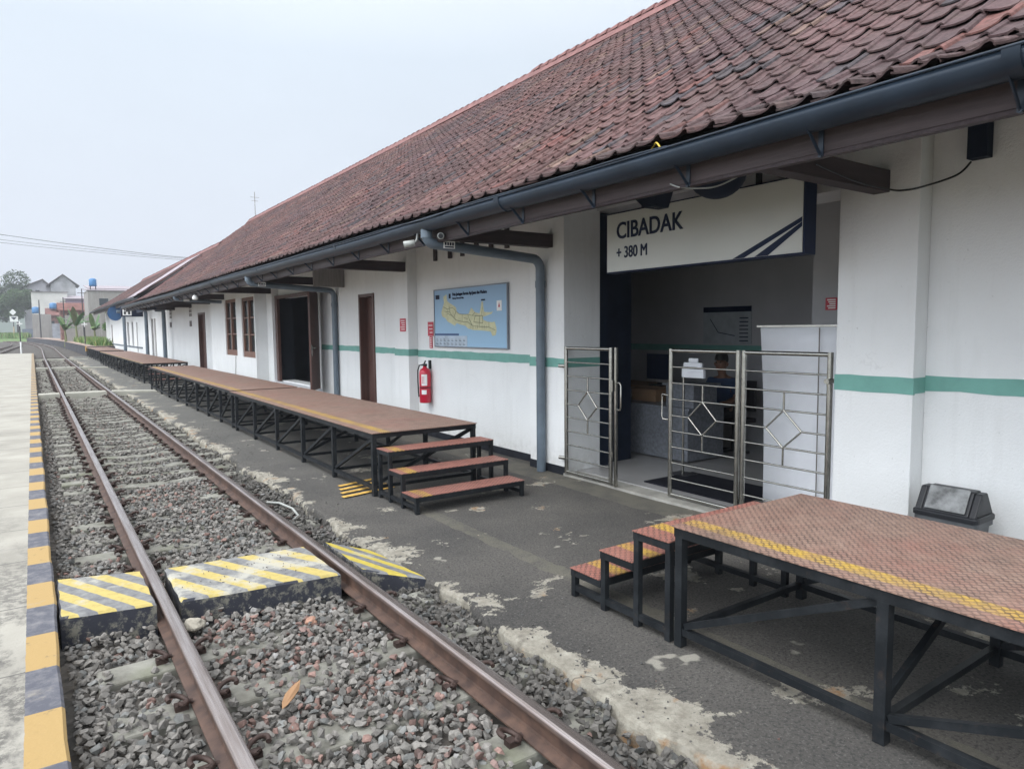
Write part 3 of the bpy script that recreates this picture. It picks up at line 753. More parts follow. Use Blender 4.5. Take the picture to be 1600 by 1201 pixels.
for a, b, xb in ((2.392, 2.97, 5.64), (6.30, 6.978, 5.66), (10.372, 10.898, 5.61), (18.182, 18.698, 5.61)):
    part(MB().box(5.1, xb, a, b, -.1, ZT-.003), 'pilaster', M['plaster'], SB, .006)
part(MB().box(5.13, 5.58, 2.975, 4.4, 2.67, ZT-.006), 'lintel', M['plaster'], SB)
part(MB().box(5.132, 5.58, 4.401, 6.295, 3.1, ZT-.006), 'lintel', M['plaster'], SB)
# far section (a separate lower roof)
w2 = MB(); wall_boxes(w2, 5.10, 5.4, 36.65, 66.2, -.1, 3.5, [(38.6, 39.3, -.1, 2.3), (39.5, 40.2, -.1, 2.3), (45.9, 46.5, .4, 2.2), (47.9, 48.8, .78, 2.26), (50.2, 51.3, .78, 2.26), (61.2, 62.2, -.1, 2.2)])
part(w2, 'wall', M['plaster'], SB)
o = part(MB().box(5.09, 5.5, 63.2, 66.6, -.1, 3.2), 'wall', M['plaster_dirty'], SB); o['label'] = 'mould-streaked end wall'
fd = MB()
for a, b, c, d in ((38.6, 39.3, -.1, 2.3), (39.5, 40.2, -.1, 2.3), (45.9, 46.5, .4, 2.2)): fd.box(5.16, 5.2, a, b, c, d)
part(fd, 'door', M['plank'], SB)
part(MB().box(5.16, 5.2, 61.2, 62.2, -.1, 2.2), 'door', M['brown'], SB)
for a, b in ((47.9, 48.8), (50.2, 51.3)): part(MB().box(5.2, 5.22, a, b, .78, 2.26), 'window', M['glass'], SB)
part(MB().box(5.06, 5.098, 44, 62, .70, .78), 'wall_rail', M['pipe'], SB)
# green band and skirting, 4 mm proud
gb = MB()
def band(y0, y1, x, za, zb, t=.004):
    n = max(2, int((y1-y0)/.11)); ys = [y0+(y1-y0)*i/n for i in range(n+1)]
    wv = lambda y, q: .0035*math.sin(y*6.1+q)+.0022*math.sin(y*17.3+q*2)+.002*math.sin(y*41+q)
    part(MB().prism([(y, za+wv(y, 1)) for y in ys]+[(y, zb+wv(y, 4)) for y in ys[::-1]], 'x', x-t, x+.02), 'wall_band', M['green'], SB)
band(-3, 2.387, 5.27, 1.165, 1.275); band(2.387, 2.975, 5.1, 1.145, 1.262)
part(MB().box(5.10, 5.30, 2.3875, 2.3925, 1.15, 1.262), 'wall_band', M['green'], SB)
band(6.295, 6.982, 5.1, 1.175, 1.283); part(MB().box(5.10, 5.655, 6.2955, 6.3005, 1.175, 1.283), 'wall_band', M['green'], SB)
band(6.984, 10.366, 5.27, 1.185, 1.30); band(10.368, 10.902, 5.1, 1.20, 1.312); part(MB().box(5.10, 5.28, 10.3675, 10.3725, 1.20, 1.312), 'wall_band', M['green'], SB)
band(10.904, 12.1, 5.27, 1.21, 1.318); band(12.82, 15.02, 5.27, 1.215, 1.322)
sk = MB()
for y0, y1, x in ((-3, 2.385, 5.27), (2.385, 2.978, 5.1), (6.292, 6.985, 5.1), (6.987, 10.364, 5.27), (10.366, 10.904, 5.1), (10.906, 12.1, 5.27)):
    part(MB().box(x-.006, x+.02, y0, y1, -.1, .0), 'skirting', M['black'], SB)
# doors and windows
d2 = part(MB().box(5.40, 5.45, 12.12, 12.80, -.1, 2.30), 'door', M['brown'], SB)
fr = MB().box(5.245, 5.42, 12.10, 12.16, -.1, 2.32); fr.box(5.245, 5.42, 12.76, 12.82, -.1, 2.32); fr.box(5.25, 5.41, 12.162, 12.758, 2.26, 2.318)
part(fr, 'frame', M['brown'], d2)
pn = MB()
for z0, z1 in ((.3, 1.0), (1.1, 2.1)): pn.box(5.392, 5.405, 12.25, 12.68, z0, z1)
part(pn, 'door_panel', M['brown'], d2)
d0 = part(MB().box(5.38, 5.43, 27.5, 28.68, -.1, 2.32), 'door', M['brown'], SB)
part(MB().box(5.25, 5.39, 27.48, 27.56, -.1, 2.34).box(5.25, 5.39, 28.62, 28.70, -.1, 2.34).box(5.255, 5.38, 27.562, 28.618, 2.26, 2.338), 'frame', M['brown'], d0)
# wide doorway with opened wooden leaf
d1 = part(MB().box(5.17, 5.24, 15.16, 15.25, .34, 2.52).box(5.17, 5.24, 18.0, 18.178, .34, 2.52).box(5.175, 5.235, 15.252, 18.088, 2.44, 2.518), 'doorway', M['brown'], SB)
part(MB().box(5.242, 5.62, 18.13, 18.177, .34, 2.466), 'jamb_shade_sheet', M['dark'], d1)  # near-black sheet added over the white reveal, doorway shade as colour
part(MB().box(5.245, 5.9, 15.6, 15.64, .34, 2.43), 'door_leaf', M['brown'], d1)
part(MB().box(4.93, 5.28, 15.05, 18.18, .26, .335), 'sill', M['whitep'], d1)
part(MB().bar((5.21, 15.09, 1.40), (4.83, 14.50, 1.40), .04, 2.10), 'door_leaf', M['brown'], d1)
hd = MB().bar((4.868, 14.52, 1.21), (4.893, 14.56, 1.21), .02, .22); hd.tube([(4.88, 14.54, 1.26), (4.93, 14.51, 1.26), (4.99, 14.60, 1.26)], .011, 8)
part(hd, 'handle', M['chrome'], d1)
for (a, b, c, d) in ((18.78, 20.10, .92, 2.54), (20.72, 22.10, .93, 2.56)):
    f = MB(); x0, x1 = 4.83, 4.90
    f.box(x0, x1, a, a+.09, c, d).box(x0, x1, b-.09, b, c, d).box(x0+.002, x1-.002, a+.09, b-.09, c, c+.16).box(x0+.002, x1-.002, a+.09, b-.09, d-.09, d)
    m_ = (a+b)/2
    f.box(x0-.012, x1-.004, m_-.06, m_+.06, c+.16, d-.09)
    for s0, s1 in ((a+.09, m_-.06), (m_+.06, b-.09)):
        for k in (1, 2): f.box(x0+.008, x1-.01, s0, s1, c+.16+(d-c-.25)*k/3-.02, c+.16+(d-c-.25)*k/3+.02)
    wn = part(f, 'window', M['brownlight'], SB)
    part(MB().box(4.875, 4.88, a+.09, b-.09, c+.16, d-.09), 'pane', M['glass'], wn)
# air bricks
for ya in (30.28, 35.1):
    v = MB()
    for r_ in range(3):
        for c_ in range(2): v.box(5.266, 5.30, ya-.26+c_*.29, ya-.02+c_*.29, 2.24+r_*.155, 2.36+r_*.155)
    part(v, 'air_brick', M['plank'], SB)
    tag(part(MB().box(5.20, 5.268, ya-.06-.15, ya+.06-.15, 1.84, 2.06), 'notice_box', M['plank'], SB))
# interior rooms
rm = MB()
rm.box(8.5, 8.6, -1, 9.1, -.1, 3.3).box(5.66, 8.5, 9.0, 9.1, -.1, 3.3).box(5.66, 8.5, -1, -.9, -.1, 3.3)
rm.box(6.5, 6.6, 1.2, 4.05, -.1, 3.3)
part(rm, 'room_wall', M['inner'], SB)
part(MB().box(5.61, 8.5, -.9, 9.0, 3.02, 3.1), 'ceiling', M['inner'], SB)
part(MB().box(8.495, 8.5, -.8, 8.99, 1.26, 1.36), 'wall_band', M['green'], SB)
part(MB().box(5.30, 8.5, -.9, 9.0, -.14, -.06), 'room_floor', M['floor'], SB)
part(MB().box(5.08, 5.298, 2.975, 6.295, -.12, -.072), 'door_step', simple('pale_step_stone', (.30, .29, .26), .7, var=.3, scale=4), SB)
part(MB().box(5.665, 5.80, 6.30, 6.42, -.1, 3.0).box(5.66, 6.3, 6.42, 6.46, -.1, 3.0), 'shutter_post', M['navy'], SB)
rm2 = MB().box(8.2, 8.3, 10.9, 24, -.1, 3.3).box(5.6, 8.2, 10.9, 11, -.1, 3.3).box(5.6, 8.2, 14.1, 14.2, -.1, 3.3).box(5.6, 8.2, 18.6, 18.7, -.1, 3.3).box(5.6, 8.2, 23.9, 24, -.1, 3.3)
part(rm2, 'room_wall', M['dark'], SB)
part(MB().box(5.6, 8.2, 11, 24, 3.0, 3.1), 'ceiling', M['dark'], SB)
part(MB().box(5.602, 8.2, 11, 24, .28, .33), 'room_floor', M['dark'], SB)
# back half so that the building is closed
part(MB().box(8.7, 17.6, -3, -2.8, -.1, 3.4).box(17.5, 17.7, -2.8, 41, -.1, 3.4).box(5.6, 17.5, 36.62, 36.8, -.1, 3.4).box(5.62, 17.5, -3, -2.801, -.1, 3.4), 'rear_wall', M['plaster'], SB)
# ---- roof
def roof_z(x):   # eave kick then the main pitch
    d = x-3.46
    if d < .9: return 2.795 + d*.30 + d*d*.2444
    return 2.795 + .9*.30 + .81*.2444 + (d-.9)*.74
XRIDGE = 10.7
def tiles(x_start, x_end, yfn0, yfn1, zfn, seed, hot=None, expo=.262, pitch=.212):
    prof = [(-.03, .004), (.00, .028), (.07, .040), (.16, .036), (.26, .019), (.42, .008), (.66, .005), (.88, .009), (1.02, .016)]
    k = len(prof); rg = np.random.default_rng(seed)
    base = []; X = x_start
    xs = [x_start]
    rows = 0
    while xs[-1] < x_end:
        rows += 1; dz = zfn(xs[-1]+.01)-zfn(xs[-1]); ln = math.hypot(.01, dz); xs.append(xs[-1]+expo*.01/ln)
    V = []; T = []; F = []; off = 0
    q = np.array(prof)
    for r in range(rows):
        xa, xb = xs[r], xs[r+1]+ (xs[r+1]-xs[r])*.22
        za, zb = zfn(xs[r]), zfn(xs[r])+(zfn(xs[r+1])-zfn(xs[r]))*1.22
        xm = (xs[r]+xs[r+1])/2
        y0, y1 = yfn0(xm), yfn1(xm); n = int((y1-y0)/pitch)
        yb = y0+np.arange(n)*pitch + (pitch*.5 if False else 0)
        jy = rg.normal(0, .004, n); jz = rg.normal(0, .0025, n) + .012*np.sin(yb*.9+r*.05)*np.sin(r*.31+yb*.23); jx = rg.normal(0, .007, n); tw = rg.normal(0, .010, n)
        lift = .028
        yy_ = (yb+jy)[:, None]+q[None, :, 0]*pitch
        hh = q[None, :, 1]+jz[:, None]+(.035*np.clip((yb-2.0)/1.2, 0, 1)*max(0, 1-r/5))[:, None]
        lowx = np.broadcast_to((xa+jx)[:, None], yy_.shape)+0*yy_
        low = np.stack([lowx, yy_, za+hh+lift+tw[:, None]*(q[None, :, 0]-.5)], 2)
        up = np.stack([np.full_like(yy_, xb), yy_, zb+hh-.002], 2)
        lip = low.copy(); lip[:, :, 2] -= .010; lip[:, :, 0] += .004
        vv = np.concatenate([up, low, lip], 1)      # n, 3k, 3
        V.append(vv.reshape(-1, 3))
        f = []
        for i in range(k-1): f += [(i, i+1, k+i+1, k+i), (k+i, k+i+1, 2*k+i+1, 2*k+i)]
        f = np.array(f)[:, ::-1]
        F.append((f[None]+np.arange(n)[:, None, None]*3*k).reshape(-1, 4)+off); off += n*3*k
        g = rg.uniform(.80, 1.18, n)
        pat = .5+.5*np.sin(yb*.55+r*.21)*np.sin(yb*.21-r*.37+2)
        colA = np.array([.122, .066, .060]); colB = np.array([.082, .050, .052])
        c = (colA[None]*(1-pat[:, None])+colB[None]*pat[:, None])*g[:, None]
        rr = rg.uniform(0, 1, n)
        c[rr < .035] = np.array([.150, .068, .060])*g[rr < .035][:, None]
        c[(rr > .06) & (rr < .10)] = np.array([.150, .096, .078])*g[(rr > .06) & (rr < .10)][:, None]
        c[(rr > .12) & (rr < .20)] = np.array([.06, .050, .055])*g[(rr > .12) & (rr < .20)][:, None]
        tp = r/rows
        redtop = np.clip((tp-.86)/.14, 0, 1)*.6
        if hot is not None: redtop = np.clip(redtop + hot(xm, yb), 0, .9)
        redtop = (redtop*rg.uniform(.2, 1.0, n))[:, None]
        c = c*(1-redtop)+np.array([.175, .075, .068])*redtop*g[:, None]
        if r < 2: c = c*.4+np.array([.075, .05, .048])*.6*rg.uniform(.8, 1.2, n)[:, None]
        trail = np.clip(.5+.5*np.sin(yb*2.9+.4*np.sin(r*.4))*np.sin(yb*.83+1.3)-.25+.25*np.sin(r*.23+yb*.6), 0, 1)[:, None]
        c = c*(1-.38*trail)+np.array([.055, .046, .042])*.38*trail
        T.append(np.repeat(np.concatenate([c, np.ones((n, 1))], 1), 3*k, 0))
    return big_mesh('roof', np.concatenate(V), np.concatenate(F), M['tiles'], np.concatenate(T), smooth=False), xs[-1]
def yendA(x): return 35.2 + (x-3.46)*.86
hotA = lambda x, y: np.clip(1-np.abs(y-(yendA(x)-1.6))/2.2, 0, 1)*.8
meA, xendA = tiles(3.45, 10.5, lambda x: -2.9, lambda x: yendA(x), roof_z, 3, hotA)
ro = bpy.data.objects.new('roof', meA); C.objects.link(ro); ro.parent = SB; ro.location = (-5.1, -17, .1)
RA = xendA; ZA = roof_z(RA)
print('ridge A', RA, ZA)
# boarding under the tiles and the rear slope
V = [(3.50,-2.8,roof_z(3.5)-.03),(3.50,35.0,roof_z(3.5)-.03),(4.35,35.8,roof_z(4.35)-.035),(4.35,-2.8,roof_z(4.35)-.035),(RA,-2.8,ZA-.04),(RA,41.0,ZA-.04),(18.2,-2.8,2.9),(18.2,41,2.9)]
V2 = V+[(x, y, z-.03) for x, y, z in V]
F = [(0,3,2,1),(3,4,5,2),(4,6,7,5)]; F2 = F+[tuple(i+8 for i in f[::-1]) for f in F]
part(MB().add(V2, F2), 'roof_boarding', M['beam'], SB)
part(MB().add([(RA-.02,-2.9,ZA+.02),(RA-.02,41.2,ZA+.02),(18.3,41.2,2.98),(18.3,-2.9,2.98)], [(3,2,1,0)]), 'rear_roof_slope', M['redroof'], SB)
def ridge_caps(x, z, y0, y1, name='ridge', step=.34, bumpat=None):
    mb = MB(); n = 9; y = y0; rr = random.Random(4)
    mb.prism([(x-.26, z-.14), (x-.10, z+.055), (x+.10, z+.055), (x+.26, z-.14)], 'y', y0, y1)
    while y < y1:
        h = (.05 if bumpat and y < bumpat else 0)+rr.uniform(-.008, .008); r0, r1 = .125, .105
        ring = lambda yy_, r_: [(x+math.cos(math.pi*i/(n-1))*r_, yy_, z+h+math.sin(math.pi*i/(n-1))*r_*.95) for i in range(n)]
        a, b = ring(y, r0+.012), ring(y+step+.03, r1)
        mb.add(a+b, [(i, i+1, n+i+1, n+i) for i in range(n-1)], True); mb.add(a, [tuple(range(n))])
        y += step
    return part(mb, name, simple('red_ridge_clay', (.185, .085, .078), .8, var=.3, scale=5, bump=.3), SB)
ridge_caps(RA+.02, ZA+.03, -2.9, yendA(RA)-.1, bumpat=13.9)
# second roof
def roof_zB(x): return 3.30 + (x-4.15)*.69
meB, xendB = tiles(4.15, 8.0, lambda x: max(37.4, 35.0+(x-3.46)*.86+0*x) if x > 4.6 else 36.6, lambda x: 66.6, roof_zB, 8)
rb = bpy.data.objects.new('roof', meB); C.objects.link(rb); rb.parent = SB; rb.location = (-5.1, -17, .1); rb['label'] = 'set-back far roof'
ZB = roof_zB(xendB)
part(MB().add([(4.18,36.4,3.28),(4.18,66.5,3.28),(xendB,66.5,ZB-.04),(xendB,36.4,ZB-.04),(xendB+4,66.5,3.28),(xendB+4,36.4,3.28),(4.2,36.4,3.22),(4.2,66.5,3.22),(xendB,66.5,ZB-.1),(xendB,36.4,ZB-.1)], [(3,2,1,0),(2,3,5,4),(6,7,8,9)]), 'roof_boarding', M['beam'], SB)
ridge_caps(xendB+.02, ZB+.02, 37, 66.7)
part(MB().prism([(5.12,3.2),(xendB,ZB-.05),(xendB+3.9,3.2),(xendB+3.9,-.1),(5.12,-.1)], 'y', 66.22, 66.4), 'gable_wall', M['plaster_dirty'], SB)
# grey corrugated sheets running up the slope where the roofs meet
def sheets():
    xs_ = np.linspace(4.05, 7.35, 8)
    for (ya, w_) in ((36.9, 1.5), (38.75, 1.45)):
        V = []; nn = 22
        for x in xs_:
            for i in range(nn): V.append((x, ya+(x-4.05)*.62+w_*i/(nn-1), roof_zB(x)+.085+.018*math.sin(i*1.9)+.01*math.sin(x*3)))
        Fq = [(j*nn+i, j*nn+i+1, (j+1)*nn+i+1, (j+1)*nn+i) for j in range(len(xs_)-1) for i in range(nn-1)]
        Fq = [f for f in Fq]
        o = part(MB().add(V, Fq, True), 'roof_sheet', M['asbestos'], SB); sol = o.modifiers.new('t', 'SOLIDIFY'); sol.thickness = .008
sheets()
# fascia boards, gutter, brackets
FZ0, FZ1 = 2.576, 2.582
part(MB().prism([(-2.9, FZ0), (5.5, FZ1), (36.4, FZ1), (36.4, 2.84), (-2.9, 2.84)], 'x', 3.60, 3.645), 'fascia', M['fascia'], SB, .004)
part(MB().prism([(-2.9, FZ0-.022), (5.5, FZ1-.022), (36.4, FZ1-.022), (36.4, FZ1-.002), (5.5, FZ1-.002), (-2.9, FZ0-.002)], 'x', 3.597, 3.65), 'fascia_trim', M['beam'], SB)
part(MB().box(4.24, 4.28, 36.5, 66.6, 3.06, 3.30), 'fascia', M['fascia'], SB)
def gutter(xc, zc, r, y0, y1, sag=.01, name='gutter'):
    ys = np.arange(y0, y1+.01, .3); n = 13; V = []
    for y in ys:
        dz = sag*math.sin(y*1.3)*.5+sag*math.sin(y*.47)
        for rr, dirn in ((r, 1), (r-.007, -1)):
            for i in range(n):
                a = math.pi+math.pi*i/(n-1)
                a = a if dirn == 1 else 3*math.pi-a
                V.append((xc+math.cos(a)*rr, y, zc+dz+math.sin(a)*rr*1.06 + (.012 if rr == r and i == 0 else 0)))
    k = 2*n
    Fq = [(j*k+i, j*k+(i+1) % k, (j+1)*k+(i+1) % k, (j+1)*k+i) for j in range(len(ys)-1) for i in range(k)]
    g = part(MB().add(V, Fq, True), name, M['gutter'], SB)
    part(MB().tube([(xc-r-.002, y, zc+.012+sag*math.sin(y*1.3)*.5+sag*math.sin(y*.47)) for y in ys], .0075, 6), 'rim', M['gutter'], g)
    return g
g1 = gutter(3.495, 2.765, .096, -2.8, 36.3, .008)
col = MB()
for y in (1.22, 5.1, 9.05, 13.0, 17, 21, 25, 29, 33):      # joint collars
    col = MB()
    n = 13
    for rr in (.103,):
        a_ = [(3.495+math.cos(math.pi+math.pi*i/(n-1))*rr, y, 2.765+math.sin(math.pi+math.pi*i/(n-1))*rr*1.05+.014) for i in range(n)]
        b_ = [(x, y+.07, z) for x, yv, z in a_]
        col.add(a_+b_, [(i, n+i, n+i+1, i+1) for i in range(n-1)], True)
        col.add([(x, yv, z-.012) for x, yv, z in a_]+a_, [(i, n+i, n+i+1, i+1) for i in range(n-1)])
        part(col, 'joint_collar', M['gutter'], g1)
for y in [.35+.93*i for i in range(-3, 39)]:
    b = MB(); b.bar((3.592, y, 2.80), (3.592, y, 2.56), .006, .030, (0, 1, 0)).bar((3.588, y, 2.565), (3.44, y, 2.705), .022, .006, (0, 1, 0))
    b.tube([(3.600, y, 2.560), (3.578, y, 2.560)], .010, 8)
    part(b, 'bracket', M['steel'] if y > 60 else M['gutter'], g1)
g2 = gutter(4.05, 3.27, .085, 36.6, 66.6, .02)
# cross beams from the wall to the fascia
for y in (-1.3, 2.60, 6.50, 10.42, 14.3, 18.22, 22.1, 26.0, 29.9, 33.8):
    part(MB().box(3.645, 5.26 if not 18.6 < y < 24.2 else 4.85, y, y+.12, 2.585, 2.74), 'cross_beam', M['beam'], SB, .004)
rf = MB()
for i in range(66): rf.bar((3.62, -2.5+.58*i, roof_z(3.62)-.11), (5.3, -2.5+.58*i, roof_z(5.3)-.13), .05, .09)
part(rf, 'rafters', M['beam'], SB)
for i, y in enumerate((7.67, 8.06, 8.44, 8.83, 9.20, 9.66)): part(MB().box(5.225, 5.262, y-.035, y+.035, 2.70, 3.2), 'vent_slat', M['beam'], SB)
part(MB().box(5.17, 5.262, 2.02, 2.14, 2.73, 3.3), 'conduit_box', M['navy'], SB, .003)
part(MB().box(4.63, 5.26, 13.55, 13.60, 2.50, 3.0), 'plank_screen', M['plank'], SB)
# downpipes
def downpipe(ywall, yo, xw, zb=-.1, r=.056, x0=3.495, ztop=2.69, straight=False):
    pts = []
    zt = 2.575
    pts += [(x0, yo, ztop), (x0, yo, zt+.06)]
    for k in range(1, 7): a = R(15*k); pts.append((x0+.09*(1-math.cos(a)), yo, zt+.06-.09*math.sin(a)))
    zz = pts[-1][2]
    pts.append((x0+.4, yo, zz-.02))
    zw = 2.46-.02
    pts.append((xw-.12, ywall, zw+.02))
    for k in range(1, 7): a = R(15*k); pts.append((xw-.12+.12*math.sin(a), ywall, zw+.02-.12*(1-math.cos(a))))
    pts.append((xw, ywall, 1.6)); pts.append((xw, ywall, zb))
    o = part(MB().tube(pts, r, 16), 'downpipe', M['pipe'], SB)
    for cc in ([(x0, yo, 2.70), (x0, yo, 2.60)], [(xw, ywall, 2.12), (xw, ywall, 2.20)], [(xw, ywall, 1.24), (xw, ywall, 1.262)]): part(MB().tube(cc, r+.007, 16), 'pipe_collar', M['pipe'], o)
    cx_ = x0+.24
    st = MB().box(cx_-.07, cx_+.07, yo-r-.004, yo-r+.004, zz-.045, zz+.035)
    s_ = part(st, 'sticker', M['white'], o)
    dk = MB()
    for i in range(4): dk.box(cx_-.055+i*.03, cx_-.035+i*.03, yo-r-.0055, yo-r-.003, zz-.012, zz+.02)
    dk.box(cx_-.055, cx_+.055, yo-r-.0055, yo-r-.003, zz-.036, zz-.022)
    part(dk, 'sticker_print', M['navyp'], o)
    return o
downpipe(6.66, 6.62, 5.03)
downpipe(14.0, 14.0, 5.20)
downpipe(35.3, 22.3, 5.0) if 0 else None
# the far pipes stand by the wall; only their tops bend to the gutter
for (yp, xp, yo) in ((22.4, 4.74, 22.4),):
    pts = [(3.495, yo, 2.69), (3.495, yo, 2.62), (3.53, yo, 2.585), (3.62, yo, 2.57), (4.78, yo, 2.52)]
    o = part(MB().tube(pts, .05, 12), 'downpipe', M['pipe'], SB)
    part(MB().box(3.72, 3.88, yo-.054, yo-.048, 2.52, 2.585), 'sticker', M['white'], o)
def pole_pipe(x, y, z1, r=.06):
    o = part(MB().tube([(x-.35, y, z1), (x-.1, y, z1), (x-.02, y, z1-.03), (x, y, z1-.12), (x, y, 1.2), (x, y, -.1)], r, 12), 'downpipe', M['pipe'], SB)
pole_pipe(4.95, 34.9, 2.62, .085); pole_pipe(4.85, 40.0, 2.75, .085); pole_pipe(4.3, 44.6, 2.78, .085)
# thin cables
def cable(pts, r, label, mat=None, name='cable', sub=10):
    P = [Vector(p) for p in pts]; out = []
    for i in range(len(P)-1):
        p0, p1, p2, p3 = P[max(i-1, 0)], P[i], P[i+1], P[min(i+2, len(P)-1)]
        for k in range(sub):
            t = k/sub; out.append(.5*((2*p1)+(-p0+p2)*t+(2*p0-5*p1+4*p2-p3)*t*t+(-p0+3*p1-3*p2+p3)*t**3))
    out.append(P[-1]); o = MB().tube(out, r, 6).build(name, mat or M['blackp']); tag(o, label, 'cable'); return o
cable([(4.15, 2.585, 2.66), (4.6, 2.57, 2.60), (5.0, 2.55, 2.585), (5.09, 2.50, 2.58), (5.10, 2.38, 2.585), (5.18, 2.2, 2.64), (5.22, 2.13, 2.72)], .007, 'dark cable sagging from the cross beam to the conduit box')
cable([(3.40, 3.15, 2.79), (3.39, 3.6, 2.795), (3.39, 4.6, 2.79), (3.40, 5.6, 2.80), (3.385, 6.4, 2.77), (3.40, 7.5, 2.79), (3.39, 9.5, 2.785), (3.40, 12, 2.78), (3.395, 15, 2.79)], .006, 'thin grey wire lying along the gutter rim', M['gutter'])
cable([(3.595, 3.30, 2.60), (3.60, 3.22, 2.565), (3.66, 3.12, 2.548), (3.74, 3.02, 2.555), (3.86, 2.9, 2.63)], .005, 'short pale wire drooping below the fascia over the name sign', M['cream'])
cable([(3.41, 3.22, 2.80), (3.44, 3.28, 2.845), (3.5, 3.36, 2.85), (3.55, 3.45, 2.83)], .006, 'bit of yellow wire poking out of the gutter by the tiles', simple('yellow_wire', (.6, .42, .05), .5), sub=5)
cable([(4.79, 20.9, .92), (4.785, 20.93, .6), (4.785, 21.0, .3), (4.785, 21.05, -.08)], .008, 'thin pale wire hanging down the wall below the windows', M['plank'])
# ------------------------------------------------------------------ things on and by the building
# name sign
SG = empty('name_sign', (4.67, 3.98, 2.16), 'large hanging station name sign reading CIBADAK + 380 M', 'sign')
part(MB().box(4.604, 4.745, 2.94, 5.03, 2.155, 2.72), 'sign_case', M['navyp'], SG, .003)
part(MB().box(4.597, 4.602, 2.955, 5.015, 2.168, 2.706), 'sign_face', M['signface'], SG)
text_part('CIBADAK', .212, M['navyp'], SG, (4.594, 4.885, 2.472), FACE_TRACK, weight=.0035, sx=.90)
text_part('+ 380 M', .148, M['navyp'], SG, (4.594, 4.885, 2.29), FACE_TRACK, weight=.0022, sx=.80)
lines = MB()
for (ya, yb, za, yc, zc) in ((3.56, 3.45, 2.169, 2.957, 2.40), (3.355, 3.235, 2.169, 2.957, 2.365)):
    th = .026
    lines.add([(4.5955, ya, za), (4.5955, yb, za), (4.5955, yc, zc-.012), (4.5955, yc, zc+.022)], [(0,1,2,3)])
part(lines, 'track_emblem', M['navyp'], SG)
part(MB().bar((4.67, 3.38, 2.72), (4.67, 3.38, 3.30), .035, .035).bar((4.67, 4.6, 2.72), (4.67, 4.6, 3.30), .035, .035), 'hanger', M['steel'], SG)
# lamps above the sign
def dome(loc, r, h, label):
    mb = MB(); n = 24; rings = 8; V = []; F = []
    for j in range(rings+1):
        a = R(90*j/rings)
        for i in range(n): V.append((loc[0]+r*math.cos(a)*math.cos(2*math.pi*i/n), loc[1]+r*math.cos(a)*math.sin(2*math.pi*i/n), loc[2]-h*math.sin(a)))
    F = [(j*n+i, j*n+(i+1) % n, (j+1)*n+(i+1) % n, (j+1)*n+i) for j in range(rings) for i in range(n)]
    F = [f[::-1] for f in F]
    t = empty('ceiling_speaker', loc, label, 'speaker')
    mb.add(V, F, True); mb.add(V[:n], [tuple(range(n))]); part(mb, 'bowl', M['navy'], t)
    part(MB().tube([(loc[0], loc[1], loc[2]), (loc[0], loc[1], loc[2]+.3)], .02, 8), 'stem', M['navy'], t)
dome((4.2, 3.40, 2.775), .215, .20, 'dark bowl-shaped hanging speaker over the middle of the name sign')
def horn():
    t = empty('camera_housing', (4.2, 4.02, 2.62), 'small dark triangular fitting above the letters of the name sign', 'fitting')
    part(MB().prism([(3.88, 2.80), (4.18, 2.80), (4.18, 2.69), (4.07, 2.60), (3.96, 2.60)], 'x', 4.13, 4.30), 'housing', M['navy'], t, .004)
    part(MB().tube([(4.21, 4.01, 2.625), (4.21, 4.01, 2.600)], .022, 12), 'lens', M['blackp'], t)
horn()
# gates
GZ0, GZ1 = -.045, 1.425
def gate(y0, y1, x, label, handle=None, hinge=None):
    t = empty('gate_leaf', (x, (y0+y1)/2, -.07), label, 'gate', 'stainless steel gate leaves across the entrance')
    f = MB(); r = .019
    for y in (y0+.02, y1-.02): f.tube([(x, y, GZ0-.01), (x, y, GZ1)], r+.004, 12)
    f.tube([(x, y0+.02, GZ1-.018), (x, y1-.02, GZ1-.018)], r, 12); f.tube([(x, y0+.02, GZ0+.01), (x, y1-.02, GZ0+.01)], r*.8, 12)
    part(f, 'frame', M['chrome'], t)
    b = MB(); zs = [GZ0+.01+(GZ1-GZ0-.03)*k/9 for k in range(1, 9)]; ym = (y0+y1)/2; dw = .2*(y1-y0)
    for i, z in enumerate(zs):
        if i == 4: b.tube([(x, y0+.02, z-.005), (x, ym-dw, z-.005)], .0085, 8).tube([(x, ym+dw, z-.005), (x, y1-.02, z-.005)], .0085, 8)
        elif True: b.tube([(x, y0+.02, z), (x, y1-.02, z)], .0085, 8)
    part(b, 'bars', M['chrome'], t)
    d = MB(); c = zs[4]-.005; P = [(x-.003, ym, zs[5]), (x-.003, ym+dw, c), (x-.003, ym, zs[3]), (x-.003, ym-dw, c)]
    for i in range(4): d.tube([P[i], P[(i+1) % 4]], .0085, 8)
    d.tube([(x, ym, zs[5]), (x, ym, zs[6])], .0085, 8).tube([(x, ym, zs[3]), (x, ym, zs[2])], .0085, 8)
    part(d, 'diamond', M['chrome'], t)
    if handle is not None:
        s = -1 if handle < ym else 1
        part(MB().tube([(x-.01, handle, .96), (x-.03, handle-s*-.06, .97), (x-.03, handle+s*.06, .94), (x-.03, handle+s*.065, .75), (x-.03, handle+s*.05, .72), (x-.01, handle, .715)], .008, 8), 'handle', M['chrome'], t)
    if hinge is not None:
        h = MB()
        for z in (1.2, .12): h.tube([(x-.0, hinge, z), (x-.03 if hinge > 5 else x-.09, hinge+(.08 if hinge > 5 else -.0), z)], .022, 10)
        part(h, 'hinge', M['chrome'], t)
    return t
gate(5.45, 6.245, 5.07, 'narrow stainless gate leaf at the left end of the entrance', None, 6.24)
gate(3.925, 4.76, 5.20, 'stainless gate leaf with handle, middle of the entrance', 4.765)
gate(3.055, 3.905, 5.205, 'stainless gate leaf meeting the right pillar of the entrance', None, 3.05)
